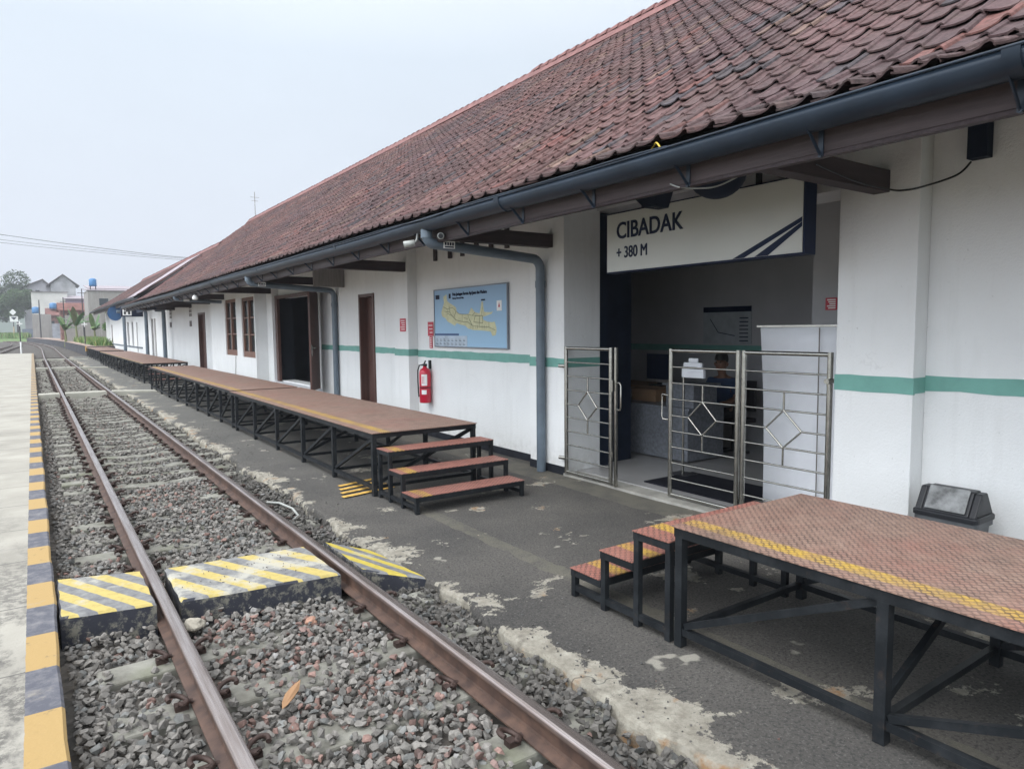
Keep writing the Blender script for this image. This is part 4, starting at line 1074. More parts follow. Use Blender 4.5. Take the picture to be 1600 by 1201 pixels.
t = empty('gate_post', (5.07, 5.39, -.07), 'slim upright steel post with pull handle beside the left gate leaf', 'post')
part(MB().box(5.055, 5.085, 5.375, 5.405, -.07, 1.43), 'post', M['chrome'], t, .004)
part(MB().tube([(5.06, 5.375, 1.05), (5.04, 5.30, 1.06), (5.04, 5.285, 1.03), (5.04, 5.285, .80), (5.04, 5.30, .77), (5.06, 5.375, .77)], .009, 8), 'handle', M['chrome'], t)
part(MB().tube([(5.04, 5.42, .96), (5.04, 5.42, 1.08)], .014, 10), 'bolt', M['chrome'], t)
part(MB().tube([(5.04, 5.42, .25), (5.04, 5.42, .32)], .014, 10), 'bolt', M['chrome'], t)
# map board
MP = empty('map_board', (5.25, 8.69, 1.38), 'pale blue railway map board of a long yellow island on the white wall', 'map board')
bd = NT('map_blue'); x_, y_, z_ = bd.xyz()
bd.col(bd.mix(bd.rng(z_, 1.375, 2.235), (.30, .50, .68), (.22, .36, .52))); bd.set(.35)
part(MB().box(5.240, 5.266, 7.68, 9.70, 1.375, 2.235), 'board', bd.m, MP)
for p_ in ((7.68, 7.70, 1.36, 2.25), (9.685, 9.705, 1.36, 2.25)): pass
part(MB().box(5.232, 5.262, 7.662, 7.679, 1.36, 2.25).box(5.232, 5.262, 9.701, 9.718, 1.36, 2.25).box(5.233, 5.261, 7.680, 9.700, 1.359, 1.374).box(5.233, 5.261, 7.680, 9.700, 2.236, 2.251), 'frame', simple('thin_grey_frame', (.18, .2, .23), .4), MP)
# island outline traced on the board: u from left (0..1), v from bottom (0..1)
isl = [(.105,.60),(.13,.70),(.15,.78),(.14,.88),(.19,.92),(.20,.80),(.24,.76),(.29,.72),(.33,.68),(.345,.60),(.38,.57),(.45,.555),(.51,.56),(.53,.62),(.55,.66),(.575,.62),(.60,.58),(.66,.56),(.675,.66),(.685,.75),(.705,.75),(.71,.64),(.72,.58),(.80,.57),(.83,.585),(.815,.545),(.74,.515),(.70,.50),(.71,.45),(.76,.42),(.82,.41),(.85,.42),(.87,.33),(.875,.27),(.86,.20),(.82,.19),(.80,.26),(.74,.27),(.66,.28),(.58,.285),(.50,.31),(.46,.36),(.39,.38),(.34,.41),(.31,.36),(.26,.40),(.20,.44),(.17,.50),(.12,.53)]
U = lambda u, v, dx=0: (5.2385-dx, 9.70-u*2.02, 1.375+v*.86)
n = len(isl)
bm = bmesh.new(); bv = [bm.verts.new(U(u, v)) for u, v in isl]; fc = bm.faces.new(bv); fc.normal_update(); bmesh.ops.triangulate(bm, faces=[fc])
im = MB().add([v.co[:] for v in bm.verts], [tuple(q.index for q in f.verts) for f in bm.faces] if not bm.verts.index_update() else []); bm.free()
part(im, 'island', simple('map_yellow', (.55, .54, .33), .5, var=.12, scale=14, bump=0), MP)
ln = MB()
def mline(pts, w=.0035, mbx=ln):
    for (a, b) in zip(pts[:-1], pts[1:]): mbx.bar(U(*a, .0015), U(*b, .0015), .001, w*2, (0, .6, .8))
mline([(.14,.70),(.20,.66),(.28,.68),(.33,.62),(.38,.56),(.50,.55),(.56,.53),(.60,.58)]); mline([(.16,.62),(.24,.60),(.27,.54),(.33,.46),(.42,.43),(.50,.42),(.56,.36),(.66,.34),(.78,.33),(.86,.28)])
mline([(.20,.66),(.20,.58),(.27,.54)]); mline([(.50,.55),(.52,.47),(.56,.36)]); mline([(.60,.52),(.70,.52),(.70,.40),(.58,.42),(.60,.52)]); mline([(.42,.55),(.42,.43)]); mline([(.33,.62),(.30,.50)]); mline([(.66,.34),(.66,.52)])
mline([(.56,.53),(.68,.52),(.70,.66)]); mline([(.78,.33),(.78,.42)]); mline([(.44,.50),(.50,.47)]); mline([(.23,.70),(.24,.60)])
for k in range(8): mline([(.54+.03*k, .36), (.54+.03*k, .31)], .002)
part(ln, 'rail_lines', simple('map_line_olive', (.14, .16, .10), .5, bump=0), MP)
part(MB().box(5.236, 5.239, 9.70-.74, 9.70-.002, 1.375+.165, 1.375+.195), 'banner', M['bluep'], MP)
lg = MB().box(5.2365, 5.2395, 9.70-.98, 9.698, 1.377, 1.375+.160); part(lg, 'legend', simple('legend_grey', (.42, .50, .58), .5, bump=0), MP)
lm = MB()
for k in range(16): 
    u = .02+.058*(k % 8)+.004*(k//8); v = .03+.065*(k//8); lm.box(5.2345, 5.2362, 9.70-(u+.03)*2.02, 9.70-u*2.02, 1.375+v*.86, 1.375+(v+.008)*.86); lm.box(5.2345, 5.2362, 9.70-(u+.022)*2.02, 9.70-u*2.02, 1.375+(v+.025)*.86, 1.375+(v+.031)*.86)
mline([(.14,.15),(.145,.09),(.17,.02)], .003, lm)
part(lm, 'legend_marks', M['navyp'], MP)
part(MB().box(5.2345, 5.238, 9.66-.12, 9.66, 2.10, 2.165).box(5.2345, 5.238, 9.19, 9.24, 2.10, 2.17), 'logo', M['navyp'], MP)
part(MB().box(5.2345, 5.238, 7.80, 7.92, 1.88, 2.02), 'compass_plate', M['white'], MP)
part(MB().add([(5.2335, 7.835, 1.93), (5.2335, 7.885, 1.93), (5.2335, 7.86, 2.00)], [(1,0,2)]), 'compass_needle', M['redsign'], MP)
part(MB().box(5.2345, 5.238, 8.22, 8.32, 1.375+.765*.86, 1.375+.79*.86), 'place_plate', M['navyp'], MP)
text_part('Peta Jaringan Kereta Api Jawa dan Madura', .064, M['navyp'], MP, (5.236, 9.13, 2.135), FACE_TRACK, weight=.0012, sx=.88)
text_part('Railway Network Map', .036, M['navyp'], MP, (5.236, 9.13, 2.085), FACE_TRACK, weight=.0006)
# red notices
def notice(x, y0, y1, z0, z1, label, nl=4, square=False):
    t = empty('red_notice', (x, (y0+y1)/2, z0), label, 'notice')
    part(MB().box(x-.004, x+.004, y0, y1, z0, z1), 'plate', M['redsign'], t)
    w_ = MB()
    for i in range(nl):
        z = z1-(i+1)*(z1-z0)/(nl+1); w_.box(x-.0055, x-.004, y0+(y1-y0)*.12, y1-(y1-y0)*(.15+.1*((i*7) % 3)), z-.006, z+.006)
    part(w_, 'print', M['white'], t); return t
notice(5.094, 10.45, 10.66, 1.605, 1.82, 'small red notice on the pilaster left of the map', 5)
t = notice(5.262, 9.80, 9.98, 1.53, 1.755, 'red notice with narrow lower strip directly left of the map', 3)
part(MB().box(5.258, 5.266, 9.84, 9.93, 1.335, 1.525), 'strip', M['redsign'], t)
k = MB()
for i in range(6): k.box(5.2565, 5.258, 9.86, 9.91, 1.35+.028*i, 1.362+.028*i)
part(k, 'print', M['white'], t)
notice(6.49, 3.78, 3.90, 1.79, 1.91, 'dim red notice on the wall inside the entrance hall', 5)
# fire extinguisher
FX = empty('fire_extinguisher', (5.16, 9.93, .46), 'red fire extinguisher hanging on the white wall under the red notice', 'fire extinguisher')
def lathe(prof, cx_, cy_, n=24):
    V = [(cx_+r*math.cos(2*math.pi*i/n), cy_+r*math.sin(2*math.pi*i/n), z) for r, z in prof for i in range(n)]
    F = [(j*n+i, j*n+(i+1) % n, (j+1)*n+(i+1) % n, (j+1)*n+i) for j in range(len(prof)-1) for i in range(n)]
    return V, F
V, F = lathe([(.001, .46), (.085, .46), (.093, .475), (.094, .93), (.088, .97), (.070, 1.0), (.035, 1.02), (.028, 1.05), (.001, 1.05)], 5.165, 9.93)
part(MB().add(V, F, True), 'cylinder', M['red'], FX)
part(MB().box(5.14, 5.19, 9.90, 9.96, 1.05, 1.085).bar((5.165, 9.95, 1.085), (5.14, 9.86, 1.135), .02, .012).bar((5.165, 9.95, 1.07), (5.13, 9.85, 1.075), .02, .01).tube([(5.165, 9.90, 1.06), (5.16, 9.87, 1.06)], .014, 10), 'valve', M['blackp'], FX)
part(MB().tube([(5.15, 9.96, 1.07), (5.12, 10.03, 1.06), (5.11, 10.07, .98), (5.11, 10.075, .8), (5.11, 10.06, .62), (5.10, 10.03, .55)], .011, 8), 'hose', M['blackp'], FX)
V, F = lathe([(.0955, .70), (.0955, .715)], 5.165, 9.93); part(MB().add(V, F, True), 'strap', M['blackp'], FX)
def curved_label(z0, z1, a0, a1, r, name, mat):
    V = []; n = 8
    for i in range(n+1):
        a = R(a0+(a1-a0)*i/n); V += [(5.165+r*math.cos(a), 9.93+r*math.sin(a), z0), (5.165+r*math.cos(a), 9.93+r*math.sin(a), z1)]
    part(MB().add(V, [(2*i, 2*i+2, 2*i+3, 2*i+1) for i in range(n)], True), name, mat, FX)
curved_label(.74, .92, 205, 262, .0955, 'instruction_label', M['white']); curved_label(.60, .67, 205, 255, .0955, 'small_label', M['white'])
curved_label(.77, .89, 212, 218, .0962, 'label_print', M['redsign']); curved_label(.77, .89, 228, 233, .0962, 'label_print', M['redsign'])
part(MB().box(5.245, 5.268, 9.90, 9.96, 1.0, 1.14), 'wall_hook', M['steel'], FX)
# cctv cameras on the gutter outlet
def cctv(p, d, label):
    t = empty('security_camera', p, label, 'camera'); p = Vector(p); d = Vector(d).normalized()
    part(MB().tube([p-d*.07, p-d*.065, p+d*.05, p+d*.052], [.02, .034, .036, .030], 14), 'camera_body', M['cream'], t)
    part(MB().tube([p+d*.052, p+d*.056], .026, 14), 'lens', M['blackp'], t)
    part(MB().tube([p-d*.06, p-d*.09+Vector((0, 0, .03)), p-d*.10+Vector((0, 0, .10))], .011, 8), 'bracket', M['cream'], t)
cctv((3.40, 6.86, 2.56), (-.65, .35, -.12), 'cream security camera left of the gutter outlet')
cctv((3.56, 6.42, 2.605), (-.55, -.8, -.1), 'cream security camera facing the viewer right of the gutter outlet')
t = empty('flood_lamp', (3.50, 19.6, 2.50), 'small white lamp hanging below the fascia near the windows', 'lamp')
V, F = lathe([(.02, 2.58), (.05, 2.56), (.075, 2.50), (.06, 2.46), (.001, 2.45)], 3.54, 19.6, 14); part(MB().add(V, [f for f in F], True), 'bulb', M['white'], t)
part(MB().tube([(3.54, 19.6, 2.58), (3.60, 19.6, 2.62)], .015, 8), 'holder', M['steel'], t)
# litter bin
BN = empty('litter_bin', (4.97, 2.05, -.1), 'grey-black plastic litter bin with worn swing flap between stage and wall', 'litter bin')
bb = MB(); cxb, cyb = 4.98, 2.05
def ring4(hx, hy, z, r_=.04, n=4):
    out = []
    for qx, qy, a0 in ((1, 1, 0), (-1, 1, 90), (-1, -1, 180), (1, -1, 270)):
        for k in range(n+1): a = R(a0+90*k/n); out.append((cxb+qx*(hx-r_)+r_*math.cos(a), cyb+qy*(hy-r_)+r_*math.sin(a), z))
    return out
rings = [ring4(.115, .165, -.095), ring4(.135, .19, .33), ring4(.150, .205, .335), ring4(.150, .205, .375)]
nr = len(rings[0]); bb.add([p for r_ in rings for p in r_], [(j*nr+i, j*nr+(i+1) % nr, (j+1)*nr+(i+1) % nr, (j+1)*nr+i) for j in range(3) for i in range(nr)], False)
bb.add(rings[0], [tuple(range(nr))[::-1]])
bb.xf(lambda v: Vector((cxb+(v.x-cxb)*.94, cyb+(v.y-cyb)*.94, v.z)))
part(bb, 'bin_body', simple('grey_bin_plastic', (.075, .08, .085), .5, var=.3), BN)
rr_ = [ring4(.158, .213, .372, .04), ring4(.158, .213, .405, .04), ring4(.145, .20, .41, .04)]
ld = MB().add([p for r_ in rr_ for p in r_], [(j*nr+i, j*nr+(i+1) % nr, (j+1)*nr+(i+1) % nr, (j+1)*nr+i) for j in range(2) for i in range(nr)])
ld.prism([(cxb-.145, .405), (cxb-.05, .560), (cxb+.05, .560), (cxb+.145, .405)], 'y', cyb-.150, cyb+.150)
ld.prism([(cxb-.145, .404), (cxb-.05, .552), (cxb+.05, .552), (cxb+.145, .404)], 'y', cyb+.150, cyb+.195).prism([(cxb-.145, .404), (cxb-.045, .552), (cxb+.045, .552), (cxb+.145, .404)], 'y', cyb-.195, cyb-.150)
ld.xf(lambda v: Vector((cxb+(v.x-cxb)*.94, cyb+(v.y-cyb)*.94, v.z)))
part(ld, 'lid', M['blackp'], BN, .008)
fl = MB(); 
for s in (-1,): fl.add([(cxb-.150, cyb-.13, .425), (cxb-.150, cyb+.13, .425), (cxb-.060, cyb+.13, .570), (cxb-.060, cyb-.13, .570), (cxb-.140, cyb-.13, .420), (cxb-.140, cyb+.13, .420), (cxb-.05, cyb+.13, .563), (cxb-.05, cyb-.13, .563)], [(0,3,2,1),(4,5,6,7),(0,1,5,4),(2,3,7,6),(1,2,6,5),(3,0,4,7)])
fl.xf(lambda v: Vector((cxb+(v.x-cxb)*.94, cyb+(v.y-cyb)*.94, v.z)))
part(fl, 'swing_flap', M['binlid'], BN, .006)
# white pull-up banner leaning behind the gate
t = empty('pull_up_banner', (5.75, 3.55, -.06), 'blank white pull-up banner standing behind the right gate leaf', 'banner')
bn = MB(); N = 10
V = []
for i in range(N+1):
    z = -.03+1.66*i/N; bow = .03*math.sin(i/N*math.pi); 
    for (y, x) in ((3.96-.06*i/N*-1, 5.62+bow), (3.40, 5.60+bow), (3.10, 5.61+bow)): V.append((x, y, z))
bn.add(V, [(i*3+j, (i+1)*3+j, (i+1)*3+j+1, i*3+j+1) for i in range(N) for j in range(2)], True)
o = part(bn, 'banner_sheet', M['whitep'], t); so = o.modifiers.new('t', 'SOLIDIFY'); so.thickness = .004; so.offset = 1
part(MB().box(5.58, 5.68, 3.08, 4.02, -.058, -.01).box(5.59, 5.64, 3.08, 4.04, 1.628, 1.645), 'rail', M['chrome'], t)
part(MB().tube([(5.585, 3.40, -.02), (5.575, 3.40, 1.62)], .006, 6), 'pole', M['plank'], t)
# interior furniture
tag(MB().box(5.45, 6.25, 3.3, 5.35, -.0595, -.045).build('door_mat', M['mat'], None, .004), 'large black door mat just inside the entrance', 'mat')
tag(MB().box(5.75, 6.35, 6.55, 7.6, -.0595, -.046).build('door_mat', M['mat'], None, .004), 'black mat behind the left gate leaf', 'mat')
CT = empty('service_counter', (6.9, 6.4, -.06), 'grey speckled service counter inside the entrance hall', 'counter')
part(MB().box(6.62, 6.66, 5.75, 7.25, -.04, .60).box(6.66, 7.3, 5.75, 5.79, -.04, .60).box(6.66, 7.3, 7.21, 7.25, -.04, .60), 'panel', M['counter'], CT)
part(MB().box(6.60, 7.4, 5.72, 7.28, .60, .63), 'counter_top', M['counter'], CT, .004)
part(MB().box(6.66, 7.1, 5.70, 6.15, .632, .90).box(6.62, 7.12, 5.66, 6.18, .90, .925), 'raised_end', M['counter'], CT)
part(MB().box(7.1, 7.75, 6.6, 7.9, .78, .81), 'desk_shelf', M['box'], CT)
MN = empty('computer_monitor', (7.3, 6.9, .82), 'black desktop monitor standing on the counter inside', 'monitor')
part(MB().box(7.28, 7.31, 6.64, 7.10, .90, 1.26), 'screen', M['navyp'], MN, .004)
part(MB().box(7.275, 7.315, 6.63, 7.11, .86, .898), 'bezel', M['plank'], MN)
part(MB().box(7.3, 7.34, 6.83, 6.91, .81, .9).box(7.2, 7.42, 6.75, 6.99, .811, .825), 'stand', M['blackp'], MN)
tag(MB().box(6.85, 7.15, 6.52, 6.96, .631, .79).box(6.83, 7.17, 6.50, 6.98, .79, .80).build('storage_box', M['box'], None, .004), 'brown carton standing on the counter below the monitor', 'box')
PR = empty('card_machine', (6.3, 5.4, 1.05), 'white payment terminal on a thin stand behind the middle gate leaf', 'terminal')
part(MB().box(6.02, 6.06, 5.02, 5.33, 1.07, 1.17).box(6.025, 6.055, 5.05, 5.31, 1.172, 1.24).box(6.03, 6.05, 5.11, 5.24, 1.242, 1.29), 'display', M['whitep'], PR, .006)
part(MB().tube([(6.08, 5.35, -.055), (6.08, 5.35, 1.2)], .014, 10).tube([(6.07, 5.2, 1.1), (6.08, 5.35, 1.1)], .01, 8), 'stand', M['chrome'], PR)
part(MB().box(5.98, 6.2, 5.22, 5.48, -.058, -.045), 'foot', M['blackp'], PR)
TS = empty('office_chair', (6.4, 7.6, -.06), 'dark chair with curved steel legs at the left end of the counter', 'chair')
part(MB().box(6.2, 6.6, 7.4, 7.8, .38, .43), 'seat', M['blackp'], TS, .01); part(MB().box(6.56, 6.6, 7.42, 7.78, .5, .85), 'backrest', M['blackp'], TS, .01)
for dx, dy in ((-1, -1), (1, -1), (-1, 1), (1, 1)): part(MB().tube([(6.4+dx*.05, 7.6+dy*.05, .38), (6.4+dx*.16, 7.6+dy*.16, .2), (6.4+dx*.2, 7.6+dy*.2, -.055)], .012, 8), 'leg', M['chrome'], TS)
tag(MB().box(6.35, 6.75, 7.95, 8.4, -.058, .85).box(6.34, 6.76, 7.94, 8.41, .85, .88).build('blue_cabinet', M['bluep'], None, .006), 'low blue cabinet at the dim left side of the hall', 'cabinet')
# wall poster in the hall
t = empty('wall_poster', (8.49, 6.65, 1.36), 'dim printed poster with dark blue heading on the back wall of the hall', 'poster')
part(MB().box(8.478, 8.492, 6.22, 7.08, 1.38, 1.93), 'sheet', simple('poster_grey', (.35, .38, .40), .6), t)
part(MB().box(8.474, 8.478, 6.22, 7.08, 1.85, 1.93), 'heading', M['navyp'], t)
pm = MB()
for i in range(7): pm.box(8.475, 8.478, 6.27, 6.42, 1.42+.055*i, 1.435+.055*i)
pm.bar((8.476, 6.95, 1.75), (8.476, 6.8, 1.55), .002, .01).bar((8.476, 6.8, 1.55), (8.476, 6.5, 1.5), .002, .01)
part(pm, 'print', M['navyp'], t)
# seated clerk
def skinned(name, pts, edges, radii, mat, parent, root=0, sub=1):
    me = bpy.data.meshes.new(name); me.from_pydata(pts, edges, []); o = bpy.data.objects.new(name, me); C.objects.link(o)
    o.modifiers.new('skin', 'SKIN'); s = o.modifiers.new('sub', 'SUBSURF'); s.levels = s.render_levels = sub
    for i, r_ in enumerate(radii):
        v = me.skin_vertices[0].data[i]; v.radius = (r_, r_) if not isinstance(r_, tuple) else r_; v.use_root = (i == root)
    bpy.context.view_layer.update()
    nm = bpy.data.meshes.new_from_object(o.evaluated_get(bpy.context.evaluated_depsgraph_get()))
    bpy.data.objects.remove(o); nm.name = name
    for p in nm.polygons: p.use_smooth = True
    nm.materials.clear(); nm.materials.append(mat)
    q = bpy.data.objects.new(name, nm); C.objects.link(q); q.parent = parent; return q
def person():
    t = empty('person', (7.75, 6.12, .40), 'person in a dark blue shirt sitting behind the counter, head bent down', 'person')
    # local frame: -X forward, Z up, origin at the seat
    P = [(0,0,.08),(0,0,.28),(.0,0,.46),(-.02,0,.56),(-.045,0,.62),(-.07,0,.72),(-.08,0,.80),
         (.0,.17,.48),(-.06,.23,.28),(-.26,.17,.22),(-.36,.13,.22),(.0,-.17,.48),(-.06,-.23,.28),(-.26,-.17,.22),(-.36,-.13,.22),
         (-.05,.09,.06),(-.42,.12,.08),(-.44,.12,-.30),(-.50,.12,-.44),(-.05,-.09,.06),(-.42,-.12,.08),(-.44,-.12,-.30),(-.50,-.12,-.44)]
    E = [(0,1),(1,2),(2,3),(3,4),(4,5),(5,6),(2,7),(7,8),(8,9),(9,10),(2,11),(11,12),(12,13),(13,14),(0,15),(15,16),(16,17),(17,18),(0,19),(19,20),(20,21),(21,22)]
    r_ = [(.13,.17),(.12,.15),(.10,.14),.055,.055,.09,.075,.065,.045,.036,.03,.065,.045,.036,.03,.09,.06,.042,.04,.09,.06,.042,.04]
    skinned('body', P, E, r_, M['skin'], t, 0, 2)
    Ps = [(0,0,.05),(0,0,.28),(0,0,.46),(-.01,0,.535),(0,.175,.485),(-.055,.235,.30),(0,-.175,.485),(-.055,-.235,.30)]
    skinned('shirt', Ps, [(0,1),(1,2),(2,3),(2,4),(4,5),(2,6),(6,7)], [(.15,.185),(.135,.165),(.115,.155),.07,.08,.062,.08,.062], M['cloth'], t, 0, 2)
    Pt = [(0,0,.06),(-.05,.09,.06),(-.42,.12,.08),(-.44,.12,-.34),(-.05,-.09,.06),(-.42,-.12,.08),(-.44,-.12,-.34)]
    skinned('trousers', Pt, [(0,1),(1,2),(2,3),(0,4),(4,5),(5,6)], [.13,.11,.075,.06,.11,.075,.06], M['trouser'], t, 0, 1)
    # head features
    bm = bmesh.new(); bmesh.ops.create_uvsphere(bm, u_segments=20, v_segments=14, radius=1)
    for v in bm.verts:
        if v.co.z < -.1 and v.co.x < .35: v.co.z = max(v.co.z, -.1+.0*v.co.x) if v.co.x < .1 else v.co.z
        v.co = Vector((v.co.x*.108-.055, v.co.y*.088, v.co.z*.115+.795))
    me = bpy.data.meshes.new('hair'); bm.to_mesh(me); bm.free(); me.materials.append(M['hair']); [setattr(p, 'use_smooth', True) for p in me.polygons]
    h = bpy.data.objects.new('hair', me); C.objects.link(h); h.parent = t
    f = MB(); f.tube([(-.155,0,.76),(-.182,0,.725),(-.165,0,.715)], [.008,.014,.008], 8)
    for s in (-1, 1): f.tube([(-.07,.082*s,.75),(-.062,.093*s,.735),(-.06,.086*s,.70)], [.012,.016,.008], 8)
    f.build('nose_and_ears', M['skin'], t)
    e_ = MB()
    for s in (-1, 1): e_.tube([(-.148,.032*s,.755),(-.156,.032*s,.755)], [.012,.006], 8)
    e_.build('eyes', M['hair'], t); MB().tube([(-.158,-.022,.675),(-.163,0,.675),(-.158,.022,.675)], .005, 6).build('mouth', M['redsign'], t)
    for s in (-1, 1):
        hd = MB()
        for k in range(4):
            y = .13*s+(k-1.5)*.018; L = (.06, .07, .066, .052)[k]
            hd.tube([(-.40, y, .222), (-.40-L*.5, y*1.02, .225), (-.40-L*.8, y*1.02, .212), (-.40-L, y*1.02, .197)], [.009, .0085, .008, .006], 7)
        hd.tube([(-.37, .13*s-s*.03, .222), (-.395, .13*s-s*.052, .222), (-.42, .13*s-s*.058, .212)], [.011, .010, .007], 7)
        hd.box(-.405, -.34, .13*s-.038, .13*s+.038, .208, .234); hd.build('hand', M['skin'], t, .008)
    # rotate to face the counter and slightly towards the gate
    t.rotation_euler = (0, 0, R(12)); return t
person()
t = empty('desk_chair', (7.80, 5.98, -.06), 'black desk chair under the seated person', 'chair')
part(MB().box(7.58, 8.0, 5.76, 6.20, .34, .40), 'seat', M['blackp'], t, .01); part(MB().box(7.99, 8.03, 5.78, 6.18, .48, .9), 'backrest', M['blackp'], t, .01)
part(MB().tube([(7.80, 5.98, -.04), (7.80, 5.98, .34)], .025, 10), 'column', M['blackp'], t); part(MB().bar((7.55, 5.98, -.04), (8.05, 5.98, -.04), .04, .03).bar((7.80, 5.73, -.042), (7.80, 6.23, -.042), .04, .03), 'foot', M['blackp'], t)
# hanging signs of the far section
t = empty('round_sign', (4.2, 48.3, 2.3), 'round blue sign hanging under the far eave', 'sign')
part(MB().tube([(4.17, 48.3, 2.78), (4.23, 48.3, 2.78)], .45, 28), 'disc', simple('round_sign_blue', (.015, .055, .13), .6, spec=.2), t); part(MB().bar((4.2, 48.3, 3.2), (4.2, 48.3, 3.35), .04, .04), 'hanger', M['steel'], t)
t.rotation_euler = (0, 0, R(55))
t = empty('toilet_sign', (4.05, 40.3, 2.5), 'dark blue box sign with white pictogram square under the far eave', 'sign')
part(MB().box(3.75, 4.75, 40.2, 40.45, 2.42, 2.93), 'sign_case', M['navyp'], t); part(MB().box(3.83, 4.23, 40.192, 40.198, 2.48, 2.87), 'pictogram_field', M['white'], t)
pg = MB()
for x in (3.93, 4.12):
    pg.box(x-.045, x+.045, 40.186, 40.190, 2.53, 2.68); pg.tube([(x, 40.189, 2.74), (x, 40.185, 2.74)], .035, 12)
part(pg, 'pictogram', M['blackp'], t); part(MB().bar((4.3, 40.3, 2.93), (4.3, 40.3, 3.3), .04, .04), 'hanger', M['steel'], t)
t = empty('long_blue_sign', (4.2, 34.7, 2.55), 'long dark blue hanging sign beside the toilet sign', 'sign')
part(MB().box(4.17, 4.25, 31.7, 37.6, 2.55, 2.84), 'sign_case', M['navyp'], t)
k = MB()
for i in range(7): k.box(4.164, 4.168, 32.2+.7*i, 32.6+.7*i, 2.66, 2.74)
part(k, 'print', simple('dim_sign_print', (.25, .28, .38), .5), t); part(MB().bar((4.21, 33, 2.84), (4.21, 33, 3.2), .03, .03).bar((4.21, 37, 2.84), (4.21, 37, 3.2), .03, .03), 'hanger', M['steel'], t)

# ------------------------------------------------------------------ beyond the station
def far_platform():
    pts = [(3.30, 60), (3.32, 66), (3.25, 72), (3.15, 84), (3.0, 96), (2.68, 110), (2.25, 124), (1.50, 140), (.60, 156), (-.35, 170), (-1.0, 178)]
    V = []
    for x, y in pts: V += [(x, y, -.25), (x, y, .58), (x+.12, y, .60), (x+3.2, y, .60)]
    F = [(j*4+i, j*4+i+1, (j+1)*4+i+1, (j+1)*4+i) for j in range(len(pts)-1) for i in range(3)]
    V += [(6.5, 60, -.25)]; F.append((0, len(V)-1, 3, 2, 1))
    mb = MB().add(V, F)
    o = mb.build('far_platform', simple('black_platform_face', (.035, .035, .042), .8, var=.6, scale=2)); tag(o, kind='structure')
    V = []
    for x, y in pts: V += [(x-.03, y, .604), (x+3.2, y, .604)]
    tag(MB().add(V, [(2*j, 2*j+1, 2*j+3, 2*j+2) for j in range(len(pts)-1)]).build('far_platform_paving', simple('tan_paving', (.27, .20, .16), .9, var=.25, scale=1)), kind='structure')
    tag(MB().box(3.20, 3.296, 59.9, 60.6, .25, .59).build('edge_marker', simple('ochre_marker_paint', (.5, .28, .06), .8)), 'ochre painted end marker on the black-faced platform', 'marker')
far_platform()
def grass_patch(name, x0, x1, y0, y1, z, n, h, label, seed):
    rg = np.random.default_rng(seed)
    x = rg.uniform(x0, x1, n); y = rg.uniform(y0, y1, n); hh = h*rg.uniform(.4, 1.3, n); a = rg.uniform(0, math.pi, n); wv = (.03+.04*rg.uniform(0, 1, n))*(1 if y0 < 100 else 2.2)
    lx, ly = rg.normal(0, .25, n)*hh, rg.normal(0, .25, n)*hh
    p0 = np.stack([x-np.cos(a)*wv, y-np.sin(a)*wv, np.full(n, z)], 1); p1 = np.stack([x+np.cos(a)*wv, y+np.sin(a)*wv, np.full(n, z)], 1); p2 = np.stack([x+lx, y+ly, z+hh], 1)
    V = np.stack([p0, p1, p2], 1).reshape(-1, 3); g = rg.uniform(.7, 1.4, n)[:, None]
    c = np.where(rg.uniform(0, 1, n)[:, None] < .3, np.array([[.22, .22, .08]]), np.array([[.10, .19, .045]]))*g
    o = bpy.data.objects.new(name, big_mesh(name, V, np.arange(3*n).reshape(-1, 3), M['leaf'], np.repeat(np.concatenate([c, np.ones((n, 1))], 1), 3, 0))); C.objects.link(o)
    tag(o, label, 'grass', kind='stuff')
tag(MB().prism([(176, -.3), (188, .7), (262, .9), (262, -.3)], 'x', -60, -.3).build('embankment', M['grass']), kind='structure')
grass_patch('grass', -30, -.3, 184, 235, .55, 16000, 1.1, 'tall pale green grass beyond the siding below the trees', 1)
grass_patch('weeds', 3.9, 6.3, 61, 95, .6, 3500, .55, 'bright green weeds on the far platform beside the end wall', 2)
def crown_mesh(name, blobs, n, leaf, cols, seed):
    rg = np.random.default_rng(seed); B = np.array(blobs)    # x,y,z,r
    wts = B[:, 3]**2; idx = rg.choice(len(B), n, p=wts/wts.sum())
    d = rg.normal(size=(n, 3)); d /= np.linalg.norm(d, axis=1)[:, None]
    r_ = B[idx, 3]*rg.uniform(.45, 1.08, n)**.6
    c = B[idx, :3]+d*r_[:, None]*np.array([1, 1, .8]) 
    A = rg.normal(size=(n, 3)); A /= np.linalg.norm(A, axis=1)[:, None]; Bv = np.cross(A, rg.normal(size=(n, 3))); Bv /= np.linalg.norm(Bv, axis=1)[:, None]
    s = leaf*rg.uniform(.5, 1.4, n)[:, None]
    V = np.stack([c-A*s, c+Bv*s*.45, c+A*s, c-Bv*s*.45], 1).reshape(-1, 3)
    cc = np.array(cols)[rg.integers(0, len(cols), n)]*rg.uniform(.7, 1.3, n)[:, None]
    bshade = rg.uniform(.75, 1.2, len(B))[idx][:, None]; cc = cc*bshade
    return big_mesh(name, V, np.arange(4*n).reshape(-1, 4), M['leaf'], np.repeat(np.concatenate([cc, np.ones((n, 1))], 1), 4, 0))
